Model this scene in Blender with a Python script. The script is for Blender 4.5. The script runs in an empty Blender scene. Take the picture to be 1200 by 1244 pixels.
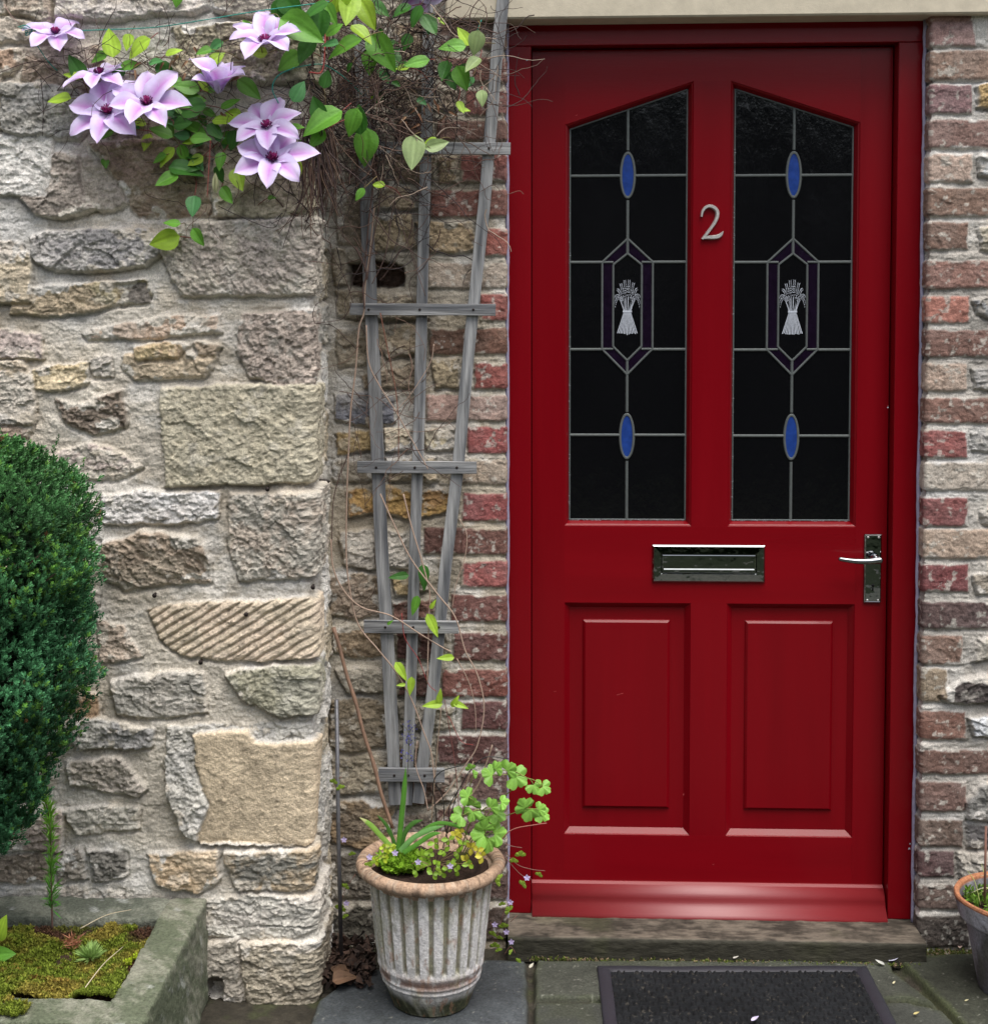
import bpy, math, random
import numpy as np
from mathutils import Vector
rnd = random.Random(7)
rng = np.random.default_rng(7)
# ------------------------------------------------------------------ camera, sky, sun, exposure
S = bpy.context.scene
COL = S.collection
W0, H0, F0 = 1200., 1244., 1750.
CAM = np.array([-0.46811584, -3.32246917, 1.50796806])
ROT = (math.pi/2 - 0.05146361, 0.00275840, 0.04406911)
PPX, PPY = 542.777, 454.722
cd = bpy.data.cameras.new('camera'); cam = bpy.data.objects.new('camera', cd); COL.objects.link(cam)
cam.location = CAM; cam.rotation_euler = ROT
cd.sensor_fit = 'VERTICAL'; cd.sensor_height = 24.0; cd.sensor_width = 24.0*W0/H0
cd.lens = F0*24.0/H0; cd.shift_x = (W0/2-PPX)/H0; cd.shift_y = (PPY-H0/2)/H0
cd.clip_start = 0.05; cd.clip_end = 500
S.camera = cam
SUN_EL, SUN_AZ = math.radians(70), math.radians(150)      # azimuth: clockwise from +Y
w = bpy.data.worlds.new('World'); S.world = w; w.use_nodes = True
nt = w.node_tree; bg = nt.nodes['Background']
sky = nt.nodes.new('ShaderNodeTexSky'); sky.sky_type = 'NISHITA'; sky.sun_disc = False
sky.sun_elevation = SUN_EL; sky.sun_rotation = SUN_AZ; sky.dust_density = 3.0; sky.air_density = 1.0
hs = nt.nodes.new('ShaderNodeHueSaturation'); hs.inputs['Saturation'].default_value = 0.38
nt.links.new(sky.outputs[0], hs.inputs['Color']); nt.links.new(hs.outputs[0], bg.inputs[0])
bg.inputs[1].default_value = 0.12
sl = bpy.data.lights.new('sun', 'SUN'); sl.energy = 2.3; sl.angle = math.radians(52); sl.color = (1.0, 0.96, 0.9)
so = bpy.data.objects.new('sun', sl); COL.objects.link(so)
sd = Vector((math.sin(SUN_AZ)*math.cos(SUN_EL), math.cos(SUN_AZ)*math.cos(SUN_EL), math.sin(SUN_EL)))
so.rotation_euler = sd.to_track_quat('Z', 'Y').to_euler(); so.location = sd*20
S.view_settings.view_transform = 'Standard'; S.view_settings.look = 'None'
S.view_settings.exposure = 0.85; S.view_settings.gamma = 1.0

# ------------------------------------------------------------------ projection helpers (photo pixel -> point on a real plane)
def _R(rx, ry, rz):
    cx, sx = np.cos(rx), np.sin(rx); cy, sy = np.cos(ry), np.sin(ry); cz, sz = np.cos(rz), np.sin(rz)
    X = np.array([[1,0,0],[0,cx,-sx],[0,sx,cx]]); Y = np.array([[cy,0,sy],[0,1,0],[-sy,0,cy]]); Z = np.array([[cz,-sz,0],[sz,cz,0],[0,0,1]])
    return Z@Y@X
RM = _R(*ROT)
def ray(px, py): return RM @ np.array([(px-PPX)/F0, -(py-PPY)/F0, -1.0])
def at(px, py, y=0.0):
    d = ray(px, py); t = (y-CAM[1])/d[1]; return CAM + d*t
def gnd(px, py, z=0.0):
    d = ray(px, py); t = (z-CAM[2])/d[2]; return CAM + d*t
def lin(c):
    c = np.asarray(c, float)/255.0
    return np.where(c <= 0.04045, c/12.92, ((c+0.055)/1.055)**2.4)

# ------------------------------------------------------------------ noise
def _h(ix, iy, seed):
    h = (ix.astype(np.int64)*374761393 + iy.astype(np.int64)*668265263 + seed*1274126177) & 0xffffffff
    h = ((h ^ (h >> 13))*1103515245) & 0xffffffff
    h = ((h ^ (h >> 16))*2246822519) & 0xffffffff
    return ((h ^ (h >> 15)) & 0xffffff)/float(0xffffff)
def vn(x, y, seed=0):
    x0 = np.floor(x); y0 = np.floor(y); fx = x-x0; fy = y-y0
    fx = fx*fx*fx*(fx*(fx*6-15)+10); fy = fy*fy*fy*(fy*(fy*6-15)+10)
    a = _h(x0, y0, seed); b = _h(x0+1, y0, seed); c = _h(x0, y0+1, seed); d = _h(x0+1, y0+1, seed)
    return (a+(b-a)*fx+(c-a)*fy+(a-b-c+d)*fx*fy)*2-1
def fbm(x, y, f, octv=4, seed=0, gain=.5, ridge=False):
    s = np.zeros_like(x); a = 1.0; tot = 0
    for o in range(octv):
        n = vn(x*f+17.3*o, y*f-9.1*o, seed+o*31)
        if ridge: n = 1-2*np.abs(n)
        s += a*n; tot += a; a *= gain; f *= 2.03
    return s/tot
def facets(x, y, f, seed):
    # chipped-rock planes: every cell carries its own tilt
    x = x*f; y = y*f; x0 = np.floor(x); y0 = np.floor(y)
    best = np.full(x.shape, 9.); hh = np.zeros(x.shape)
    for dx in (-1, 0, 1):
        for dy in (-1, 0, 1):
            cx = x0+dx; cy = y0+dy
            px = cx+_h(cx, cy, seed); py = cy+_h(cx, cy, seed+1)
            d = (x-px)**2+(y-py)**2
            g = (_h(cx, cy, seed+2)*2-1)*(x-px)+(_h(cx, cy, seed+3)*2-1)*(y-py)+(_h(cx, cy, seed+4)-.5)*.7
            m = d < best; best = np.where(m, d, best); hh = np.where(m, g, hh)
    return hh
def sst(e0, e1, x):
    t = np.clip((x-e0)/(e1-e0), 0, 1); return t*t*(3-2*t)
def sdpoly(X, Y, P):
    d = np.full(X.shape, 1e9); ins = np.zeros(X.shape, bool); n = len(P)
    for i in range(n):
        ax, ay = P[i]; bx, by = P[(i+1) % n]
        ex, ey = bx-ax, by-ay; wx, wy = X-ax, Y-ay
        t = np.clip((wx*ex+wy*ey)/(ex*ex+ey*ey+1e-12), 0, 1)
        d = np.minimum(d, (wx-ex*t)**2+(wy-ey*t)**2)
        c = ((ay <= Y) != (by <= Y))
        xi = ax+(Y-ay)/((by-ay) if abs(by-ay) > 1e-12 else 1e-12)*ex
        ins ^= c & (X < xi)
    d = np.sqrt(d); return np.where(ins, -d, d)

# ------------------------------------------------------------------ materials
def mat(name, base=(.5,.5,.5), rough=.6, attr=False, nscale=0, namt=0.0, bump=None, metal=0, coat=0, spec=.5, sss=0, trans=0, stretch=None, rnoise=0):
    m = bpy.data.materials.new(name); m.use_nodes = True; t = m.node_tree; N = t.nodes; L = t.links
    p = N['Principled BSDF']; p.inputs['Roughness'].default_value = rough; p.inputs['Metallic'].default_value = metal
    p.inputs['Coat Weight'].default_value = coat; p.inputs['Coat Roughness'].default_value = .12
    p.inputs['Specular IOR Level'].default_value = spec
    tc = N.new('ShaderNodeTexCoord'); mp = N.new('ShaderNodeMapping'); L.new(tc.outputs['Object'], mp.inputs[0])
    if stretch: mp.inputs['Scale'].default_value = stretch
    if attr:
        a = N.new('ShaderNodeAttribute'); a.attribute_name = 'Col'; src = a.outputs['Color']
    else:
        a = N.new('ShaderNodeRGB'); a.outputs[0].default_value = (*base, 1); src = a.outputs[0]
    if namt:
        n = N.new('ShaderNodeTexNoise'); n.inputs['Scale'].default_value = nscale; n.inputs['Detail'].default_value = 6; n.inputs['Roughness'].default_value = .65
        L.new(mp.outputs[0], n.inputs['Vector'])
        r = N.new('ShaderNodeMapRange'); r.inputs[1].default_value = .25; r.inputs[2].default_value = .75
        r.inputs[3].default_value = 1-namt; r.inputs[4].default_value = 1+namt; L.new(n.outputs[0], r.inputs[0])
        v = N.new('ShaderNodeVectorMath'); v.operation = 'SCALE'; L.new(src, v.inputs[0]); L.new(r.outputs[0], v.inputs['Scale']); src = v.outputs[0]
    L.new(src, p.inputs['Base Color'])
    if rnoise:
        n = N.new('ShaderNodeTexNoise'); n.inputs['Scale'].default_value = 9; n.inputs['Detail'].default_value = 5; L.new(mp.outputs[0], n.inputs['Vector'])
        r = N.new('ShaderNodeMapRange'); r.inputs[3].default_value = rough-rnoise; r.inputs[4].default_value = rough+rnoise
        L.new(n.outputs[0], r.inputs[0]); L.new(r.outputs[0], p.inputs['Roughness'])
    if bump:
        prev = None
        for (sc, dist, det) in bump:
            n = N.new('ShaderNodeTexNoise'); n.inputs['Scale'].default_value = sc; n.inputs['Detail'].default_value = det; n.inputs['Roughness'].default_value = .6
            L.new(mp.outputs[0], n.inputs['Vector'])
            b = N.new('ShaderNodeBump'); b.inputs['Strength'].default_value = 1; b.inputs['Distance'].default_value = dist
            L.new(n.outputs[0], b.inputs['Height'])
            if prev: L.new(prev.outputs[0], b.inputs['Normal'])
            prev = b
        L.new(prev.outputs[0], p.inputs['Normal'])
    if trans:
        tr = N.new('ShaderNodeBsdfTranslucent'); L.new(src, tr.inputs[0]); mx = N.new('ShaderNodeMixShader'); mx.inputs[0].default_value = trans
        L.new(p.outputs[0], mx.inputs[1]); L.new(tr.outputs[0], mx.inputs[2]); L.new(mx.outputs[0], N['Material Output'].inputs[0])
    return m
M = {}
M['stone'] = mat('rubble stone', attr=True, rough=.93, nscale=260, namt=.42, bump=[(380, .0024, 6), (120, .0030, 5)], spec=.15)
M['brick'] = mat('old brick', attr=True, rough=.9, nscale=380, namt=.5, bump=[(500, .0022, 6), (150, .0024, 5)], spec=.15)
M['lintel'] = mat('cast stone', lin((196,186,166)), rough=.85, nscale=30, namt=.12, bump=[(500, .0006, 4), (20, .0015, 4)], spec=.3)
M['paint'] = mat('red gloss paint', (.18,.0012,.0052), rough=.3, nscale=9, namt=.13, bump=[(260, .00022, 5), (9, .0008, 2)], coat=.12, spec=.18, stretch=(1,1,.07), rnoise=.08)
M['paint_h'] = mat('red gloss paint on rails', (.195,.0013,.0055), rough=.3, nscale=9, namt=.13, bump=[(260, .00025, 5), (9, .0008, 2)], coat=.12, spec=.18, stretch=(.07,1,1), rnoise=.08)
M['paint_w'] = mat('red gloss paint on the weatherboard', (.19,.0012,.0052), rough=.52, nscale=9, namt=.13, bump=[(200, .0002, 4)], coat=0, spec=1.0, stretch=(.07,1,1), rnoise=.03)
M['glass'] = mat('dark door glass', (.004,.004,.005), rough=.12, bump=[(38, .0011, 4)], spec=.5, stretch=(1,1,.55), rnoise=.08)
M['blue'] = mat('blue stained glass', lin((34,62,132)), rough=.2, nscale=60, namt=.3, bump=[(50, .0005, 3)])
M['purple'] = mat('purple stained glass', (.008,.0035,.012), rough=.15, nscale=60, namt=.4, bump=[(60, .0008, 3)])
M['lead'] = mat('lead came', (.10,.112,.11), rough=.6, nscale=80, namt=.15, metal=.2)
M['etch'] = mat('white etching', (.50,.53,.60), rough=.6, nscale=300, namt=.3)
M['putty'] = mat('old putty', (.26,.27,.29), rough=.8, nscale=300, namt=.5)
M['chrome'] = mat('polished chrome', (.30,.31,.32), rough=.05, metal=1, bump=[(16, .0016, 3)], rnoise=.05)
M['nickel'] = mat('worn nickel', (.62,.60,.58), rough=.3, metal=.45, nscale=200, namt=.25)
M['dark'] = mat('black void', (.004,.004,.004), rough=.8)
M['sealant'] = mat('sealant', lin((150,145,168)), rough=.5, nscale=60, namt=.3)
M['sill'] = mat('weathered sill timber', attr=True, rough=.75, nscale=120, namt=.45, bump=[(160, .0022, 6)], stretch=(.35,1,1), spec=.2)
M['wood'] = mat('silvered timber', attr=True, rough=.85, nscale=160, namt=.5, bump=[(220, .0020, 6)], spec=.25, stretch=(1,1,.06))
M['wood_h'] = mat('silvered timber rail', attr=True, rough=.85, nscale=160, namt=.5, bump=[(220, .0020, 6)], spec=.25, stretch=(.06,1,1))
M['metalpipe'] = mat('dull grey metal', lin((112,112,116)), rough=.5, metal=.5, nscale=60, namt=.35)
M['nail'] = mat('rusty iron', (.03,.022,.02), rough=.6, metal=.6)
M['cane'] = mat('brown cane', lin((128,100,82)), rough=.6, nscale=50, namt=.35)
M['twig'] = mat('twig bark', attr=True, rough=.8, nscale=300, namt=.3)
M['leaf'] = mat('leaf', attr=True, rough=.45, nscale=60, namt=.15, trans=.28, spec=.35, bump=[(150, .0006, 2)])
M['petal'] = mat('petal', attr=True, rough=.55, nscale=120, namt=.06, trans=.3, spec=.25)
M['shrub'] = mat('shrub leaf', attr=True, rough=.55, trans=.15, spec=.3)
M['moss'] = mat('moss', attr=True, rough=.8, trans=.2, spec=.15)
M['soil'] = mat('soil', attr=True, rough=.95, nscale=150, namt=.5, bump=[(120, .004, 5)], spec=.15)
M['terra'] = mat('weathered terracotta', attr=True, rough=.85, nscale=170, namt=.4, bump=[(260, .0016, 6), (50, .0016, 4)], spec=.25)
M['slab'] = mat('flagstone', attr=True, rough=.8, nscale=170, namt=.5, bump=[(260, .0024, 6), (50, .0015, 4)], spec=.3)
M['trough'] = mat('trough stone', attr=True, rough=.9, nscale=160, namt=.5, bump=[(260, .003, 6), (45, .005, 5)], spec=.2)
M['rubber'] = mat('mat rubber', lin((34,34,42)), rough=.6, nscale=90, namt=.2, bump=[(300, .0005, 3)])
M['carpet'] = mat('mat fibre', attr=True, rough=.95, nscale=400, namt=.5, bump=[(600, .0008, 3)], spec=.1)
M['twine'] = mat('green twine', lin((40,140,125)), rough=.7, nscale=400, namt=.3)
M['wire'] = mat('black wire', (.01,.01,.01), rough=.5)
M['deadleaf'] = mat('dead leaf', attr=True, rough=.8, nscale=60, namt=.3)

# ------------------------------------------------------------------ mesh helpers
def mesh_obj(name, V, Fc, m, parent=None, cols=None, smooth=True):
    me = bpy.data.meshes.new(name)
    if isinstance(Fc, np.ndarray):
        V = np.asarray(V, np.float32); n, k = Fc.shape
        me.vertices.add(len(V)); me.vertices.foreach_set('co', V.ravel())
        me.loops.add(n*k); me.loops.foreach_set('vertex_index', Fc.astype(np.int32).ravel())
        me.polygons.add(n); me.polygons.foreach_set('loop_start', np.arange(0, n*k, k, dtype=np.int32))
        me.update(calc_edges=True); me.validate()
    else:
        me.from_pydata([tuple(map(float, v)) for v in V], [], [tuple(f) for f in Fc]); me.update()
    if cols is not None:
        c = np.ones((len(V), 4), np.float32); c[:, :3] = np.clip(np.asarray(cols), 0, 1)
        a = me.color_attributes.new('Col', 'FLOAT_COLOR', 'POINT'); a.data.foreach_set('color', c.ravel())
    me.polygons.foreach_set('use_smooth', [smooth]*len(me.polygons))
    me.materials.append(m)
    o = bpy.data.objects.new(name, me); COL.objects.link(o)
    if parent is not None:
        o.parent = parent; o.location = -Vector(parent_loc(parent))
    return o
def parent_loc(p):
    l = Vector(p.location)
    while p.parent is not None: p = p.parent; l += Vector(p.location)
    return l
def thing(name, label, cat, loc, group=None):
    o = bpy.data.objects.new(name, None); COL.objects.link(o); o.location = loc; o.empty_display_size = .05
    o['label'] = label; o['category'] = cat
    if group: o['group'] = group
    return o
def tag(o, label, cat, group=None, kind=None):
    if label: o['label'] = label
    if cat: o['category'] = cat
    if group: o['group'] = group
    if kind: o['kind'] = kind
    return o
class MB:
    def __init__(s): s.v = []; s.f = []; s.c = []
    def add(s, V, Fc, col=(.5,.5,.5)):
        n = len(s.v); s.v += [tuple(v) for v in V]; s.f += [tuple(i+n for i in f) for f in Fc]
        col = np.asarray(col, float)
        s.c += [tuple(col)]*len(V) if col.ndim == 1 else [tuple(c) for c in col]
    def box(s, a, b, col=(.5,.5,.5), bev=0.0, M3=None):
        x0, y0, z0 = a; x1, y1, z1 = b; V = []; F = []
        if bev <= 0:
            V = [(x0,y0,z0),(x1,y0,z0),(x1,y1,z0),(x0,y1,z0),(x0,y0,z1),(x1,y0,z1),(x1,y1,z1),(x0,y1,z1)]
            F = [(0,3,2,1),(4,5,6,7),(0,1,5,4),(1,2,6,5),(2,3,7,6),(3,0,4,7)]
        else:
            # chamfered on the four front edges (towards -Y)
            e = bev
            V = [(x0,y1,z0),(x1,y1,z0),(x1,y1,z1),(x0,y1,z1),(x0,y0+e,z0),(x1,y0+e,z0),(x1,y0+e,z1),(x0,y0+e,z1),(x0+e,y0,z0+e),(x1-e,y0,z0+e),(x1-e,y0,z1-e),(x0+e,y0,z1-e)]
            F = [(3,2,1,0)]
            for k in range(4):
                j = (k+1) % 4; F += [(k, j, 4+j, 4+k), (4+k, 4+j, 8+j, 8+k)]
            F += [(8,9,10,11)]
        if M3 is not None: V = [M3(v) for v in V]
        s.add(V, F, col)
    def tube(s, pts, r, col=(.5,.5,.5), n=6, r1=None, cap=True):
        pts = np.array(pts, float); k = len(pts); rr = np.linspace(r, r if r1 is None else r1, k) if np.isscalar(r) else np.asarray(r)
        T = np.gradient(pts, axis=0); T /= np.linalg.norm(T, axis=1)[:, None]+1e-9
        up = np.array([0,0,1.]) if abs(T[0][2]) < .9 else np.array([1.,0,0])
        V = []; F = []
        A = np.cross(T[0], up); A /= np.linalg.norm(A)
        for i in range(k):
            A = A-T[i]*(A@T[i]); A /= np.linalg.norm(A)+1e-9; B = np.cross(T[i], A)
            for j in range(n):
                a = 2*math.pi*j/n; V.append(pts[i]+(A*math.cos(a)+B*math.sin(a))*rr[i])
        for i in range(k-1):
            for j in range(n):
                F.append((i*n+j, i*n+(j+1) % n, (i+1)*n+(j+1) % n, (i+1)*n+j))
        if cap: F.append(tuple(range(n))[::-1]); F.append(tuple((k-1)*n+j for j in range(n)))
        s.add(V, F, col)
    def build(s, name, m, parent=None, smooth=True, cols=True):
        return mesh_obj(name, s.v, s.f, m, parent, s.c if cols else None, smooth)
def flat(o):
    o.data.polygons.foreach_set('use_smooth', [False]*len(o.data.polygons)); return o
def curve_pts(P, n=6):
    P = [np.array(p, float) for p in P]; out = []
    if len(P) < 3: return P
    Q = [2*P[0]-P[1]]+P+[2*P[-1]-P[-2]]
    for i in range(1, len(Q)-2):
        for k in range(n):
            t = k/n; p0, p1, p2, p3 = Q[i-1:i+3]
            out.append(.5*((2*p1)+(-p0+p2)*t+(2*p0-5*p1+4*p2-p3)*t*t+(-p0+3*p1-3*p2+p3)*t**3))
    out.append(P[-1]); return out
def scatter(name, TV, TF, pos, mats, cols, m, parent=None, smooth=True):
    """one mesh made of many copies of a small template; mats (n,3,3)"""
    n = len(pos); k = len(TV); TV = np.asarray(TV, float); TF = np.asarray(TF)
    V = np.einsum('nij,kj->nki', mats, TV)+pos[:, None, :]
    Fc = (TF[None]+(np.arange(n)*k)[:, None, None]).reshape(-1, TF.shape[1])
    C = np.repeat(cols, k, axis=0) if cols.ndim == 2 else cols.reshape(-1, 3)
    return mesh_obj(name, V.reshape(-1, 3), Fc, m, parent, C, smooth)
def frames(dirs, roll, sc):
    """rotation matrices whose local Y follows dirs"""
    d = dirs/np.linalg.norm(dirs, axis=1)[:, None]
    a = np.where(np.abs(d[:, 2:3]) < .9, np.array([[0,0,1.]]), np.array([[1.,0,0]]))
    x = np.cross(d, a); x /= np.linalg.norm(x, axis=1)[:, None]; z = np.cross(x, d)
    c = np.cos(roll)[:, None]; s_ = np.sin(roll)[:, None]
    x2 = x*c+z*s_; z2 = -x*s_+z*c
    return np.stack([x2, d, z2], axis=2)*sc[:, None, None]
# ------------------------------------------------------------------ walls: relief sheets with stones and bricks laid in mortar
def sheet(name, U, Vv, path, stones, mortar, mcol, m, parent=None, seed=0, mscale=1.0, desat=.22, grow=.0058, bright=1.18, tie=.0):
    """path(u) -> x, y, nx, ny arrays; stones: dicts with poly in (u, v) metres"""
    UU, VV = np.meshgrid(U, Vv)
    mc = lin(mcol)
    n1 = fbm(UU, VV, 9, 5, seed+1); n2 = fbm(UU, VV, 60, 4, seed+2); n3 = fbm(UU*.5, VV, 25, 4, seed+3)
    H = mortar+.0035*n1*mscale+.0012*n2*mscale+.003*mscale*n3
    H += .0011*mscale*facets(UU+.03*n1, VV*1.3+.03*n3, 22, seed+5)
    H += .0016*mscale*fbm(UU*.35+.03*n1, VV, 45, 4, seed+9, .5, True)+.0014*fbm(UU, VV, 190, 3, seed+17, .6)+.0016*facets(UU+.02*n1, VV*1.2, 60, seed+19)+.0013*fbm(UU*.7, VV, 90, 3, seed+20, .6, True)
    tone = 1+.20*n3+.12*n2+.10*n1
    C = mc[None, None, :]*tone[..., None]
    warm = sst(-.1, .6, fbm(UU, VV, 5, 3, seed+7)); C = C*(1-warm[..., None]*np.array([.04,.08,.13]))
    dirt = sst(.1, .5, fbm(UU, VV, 4, 5, seed+16)+.3*n2)[..., None]; C = C*(1-.30*dirt)
    pale = sst(.0, .30, fbm(UU*.6, VV, 12, 5, seed+18, .62))[..., None]*.5; C = C*(1-pale)+lin((226,222,216))*pale
    grey = sst(.0, .5, fbm(UU, VV, 7, 4, seed+8)); g = C.mean(axis=2, keepdims=True); C = C*(1-.45*grey[..., None])+g*.45*grey[..., None]
    wu = UU+.0045*fbm(UU, VV, 22, 3, seed+11)+.0022*fbm(UU, VV, 110, 3, seed+12)
    wv = VV+.0045*fbm(UU, VV, 24, 3, seed+13)+.0022*fbm(UU, VV, 120, 3, seed+14)
    smear = fbm(UU, VV, 28, 4, seed+15)
    for k, s in enumerate(stones):
        P = s['poly']; pu = [p[0] for p in P]; pv = [p[1] for p in P]; mg = .03
        i0, i1 = np.searchsorted(U, min(pu)-mg), np.searchsorted(U, max(pu)+mg)
        j0, j1 = np.searchsorted(Vv, min(pv)-mg), np.searchsorted(Vv, max(pv)+mg)
        if i1-i0 < 2 or j1-j0 < 2: continue
        sl_ = (slice(j0, j1), slice(i0, i1)); x = wu[sl_]; y = wv[sl_]; x_ = UU[sl_]; y_ = VV[sl_]
        amt = s.get('warp', 1.25); x = x_+(x-x_)*amt; y = y_+(y-y_)*amt
        d = sdpoly(x, y, P)-s.get('grow', grow)
        e = s.get('edge', .0035); r = s.get('rough', 1.0)*1.15; sd_ = seed+k*7+100; pr = s.get('h', .012)*s.get('hk', 1.0)
        ang = s.get('ang', 0.0); ca, sa = math.cos(ang), math.sin(ang)
        rx = x_*ca+y_*sa; ry = -x_*sa+y_*ca; bed = s.get('bed', .6)
        wob = .012*fbm(x_, y_, 25, 3, sd_+9)
        rock = r*(.0036*facets(rx*bed+wob, ry+wob, 17, sd_)+.0032*facets(rx*bed+wob, ry-wob, 44, sd_+20)+.0026*fbm(rx*bed, ry, 70, 4, sd_+2, .65, True)+.0022*facets(x_+wob, y_, 95, sd_+22)+.0010*fbm(x_, y_, 240, 2, sd_+23))
        cu, cv = np.mean(pu), np.mean(pv); rr = _h(np.array([k]), np.array([seed]), 3)[0]; r2 = _h(np.array([k]), np.array([seed]), 4)[0]
        tilt = s.get('tilt', (rr-.5)*.10)*(x_-cu)+s.get('tiltv', (r2-.5)*.16)*(y_-cv)
        prof = sst(e, -e*1.2, d)
        hs_ = pr+rock+tilt-.003*sst(-.008, .002, d)
        if 'tool' in s:
            q = (x_*math.sin(s['tool'])+y_*math.cos(s['tool']))+.003*fbm(x_, y_, 20, 2, sd_)
            ph = (q/.0175) % 1.0
            br = sst(-.25, .3, fbm(x_*.8, y_, 16, 2, sd_+4)+.35)
            hs_ = hs_-.0065*br*np.exp(-((ph-.5)/.16)**2)+.002*(ph-.5)*br
        H[sl_] = H[sl_]*(1-prof)+hs_*prof
        # mortar raked back under the stone's lower edge
        uc = s.get('under', .007); du_ = np.roll(d, -max(1, int(.007/(Vv[j0+1]-Vv[j0]))), axis=0); gap = sst(.004, -.002, du_)*sst(-.003, .001, d); H[sl_] = H[sl_]-uc*gap
        # mortar smeared over the edges of the stone
        f0 = fbm(x_, y_, 9, 3, sd_+40)
        cm = sst(.002, -.004, d+s.get('smear', .004)*(smear[sl_]+.5)+s.get('patch', .45)*sst(.12, .55, smear[sl_]+.35*f0)*.05)
        c = lin(s['col']); c2 = lin(s.get('col2', s['col'])); ds = s.get('desat', desat); c = c*(1-ds)+c.mean()*ds; c2 = c2*(1-ds)+c2.mean()*ds; c = c*bright; c2 = c2*bright; mt_ = c.mean()/max(1e-6, mc.mean()); c = c*(1-tie)+mc*tie; c2 = c2*(1-tie)+mc*tie
        f1 = fbm(rx*bed, ry, 18, 4, sd_+3); f2 = fbm(x_, y_, 90, 4, sd_+4); f3 = fbm(x_, y_, s.get('lsc', 35), 4, sd_+6)
        mix = sst(-.25, .25, f1+.3*f2)[..., None] if 'col2' in s else 0.0
        cc = (c*(1-mix)+c2*mix)*(1+s.get('var', .30)*f2+.28*f1+.15*facets(rx*bed+wob, ry+wob, 40, sd_+31))[..., None]
        li = sst(.28, .5, f3)[..., None]*s.get('lichen', .35); cc = cc*(1-li)+lin((205,200,190))*li
        dk = sst(.34, .55, fbm(x_, y_, 70, 3, sd_+8))[..., None]*.5; cc = cc*(1-dk*.65)
        cm = cm[..., None]; C[sl_] = C[sl_]*(1-cm)+cc*cm
        if 'hole' in s:
            H[sl_] = H[sl_]-s['hole']*sst(.003, -.003, d)
    X, Y, NX, NY = path(U)
    V = np.stack([X[None]+NX[None]*H, Y[None]+NY[None]*H, VV], axis=2).reshape(-1, 3)
    nu, nv = len(U), len(Vv); idx = np.arange(nu*nv).reshape(nv, nu)
    Fc = np.stack([idx[:-1, :-1], idx[:-1, 1:], idx[1:, 1:], idx[1:, :-1]], axis=2).reshape(-1, 4)
    return mesh_obj(name, V, Fc, m, parent, C.reshape(-1, 3))
def grid(a, b, lo, hi, fine, coarse):
    p = []
    if a < lo: p += list(np.arange(a, lo, coarse))
    p += list(np.arange(max(a, lo), min(b, hi), fine))
    if b > hi: p += list(np.arange(hi, b+coarse, coarse))
    else: p.append(b)
    return np.array(p)
def pxpoly(pts, y): return [(at(px, py, y)[0], at(px, py, y)[2]) for px, py in pts]

# ---------- projecting rubble wall on the left, with quoins at its corner
YS = -0.28
XC = at(377, 620, YS)[0]; XCr = XC
RC = .022
def path_left(u):
    x = np.array(u, float); y = np.full_like(x, YS); nx = np.zeros_like(x); ny = -np.ones_like(x)
    a0 = XC-RC; arc = RC*math.pi/2; k = (u > a0) & (u <= a0+arc); th = (u-a0)/RC
    x = np.where(k, a0+RC*np.sin(th), x); y = np.where(k, YS+RC-RC*np.cos(th), y); nx = np.where(k, np.sin(th), nx); ny = np.where(k, -np.cos(th), ny)
    k = u > a0+arc
    x = np.where(k, XC, x); y = np.where(k, YS+RC+(u-a0-arc), y); nx = np.where(k, 1, nx); ny = np.where(k, 0, ny)
    return x, y, nx, ny
T = []
def st(pts, col, **k): d = dict(poly=pxpoly(pts, YS), col=col); d.update(k); T.append(d)
GR = (150,146,138); TAN = (164,148,120); PK = (150,132,122); YL = (188,160,108); WH = (196,192,186); BR = (120,98,78); DG = (98,98,98); GT = (158,150,124)
st([(70,-60),(250,-60),(250,8),(236,14),(170,18),(140,24),(72,20)], (178,166,150), h=.016, col2=(160,152,146))
st([(-60,-50),(60,-40),(62,26),(25,14),(-60,12)], (140,122,104), h=.010)
st([(-40,20),(5,22),(60,34),(56,50),(10,48),(-40,52)], (158,144,128), h=.010)
st([(262,-40),(372,-40),(372,16),(300,20),(262,12)], (150,140,124), h=.016, col2=(110,105,90))
st([(-40,64),(20,62),(24,76),(16,88),(-40,92)], (138,104,76), h=.014)
st([(32,62),(118,58),(132,86),(120,102),(60,108),(30,95)], (170,156,140), col2=BR, h=.008)
st([(215,36),(300,30),(366,34),(370,100),(215,98)], (122,112,84), col2=(146,134,108), h=.020, rough=1.4)
st([(-40,106),(60,104),(100,112),(112,150),(96,168),(40,170),(-5,150),(-40,150)], (150,148,144), col2=(112,110,104), h=.018, lichen=.8, rough=1.3)
st([(120,112),(208,112),(210,168),(135,170)], (160,146,124), h=.006, col2=(130,116,98))
st([(26,240),(40,208),(70,188),(98,190),(104,232),(118,252),(80,264),(45,258)], (126,114,104), col2=(144,130,118), h=.022, tilt=.12, rough=1.2)
st([(104,190),(126,196),(150,222),(154,246),(128,256),(112,246),(106,222)], (150,138,122), h=.012)
st([(116,176),(180,172),(254,178),(256,262),(168,264),(158,240),(140,208)], (146,126,100), col2=(110,84,60), h=.016, tiltv=.25, rough=1.3)
st([(262,176),(372,176),(374,264),(262,262)], (138,130,98), col2=(160,148,118), h=.014)
st([(40,290),(60,282),(180,280),(202,300),(178,320),(112,326),(70,328),(42,314)], (122,120,124), col2=(146,142,140), h=.020, rough=1.3)
st([(-50,290),(26,296),(20,336),(-50,340)], (160,150,138), h=.008)
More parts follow.
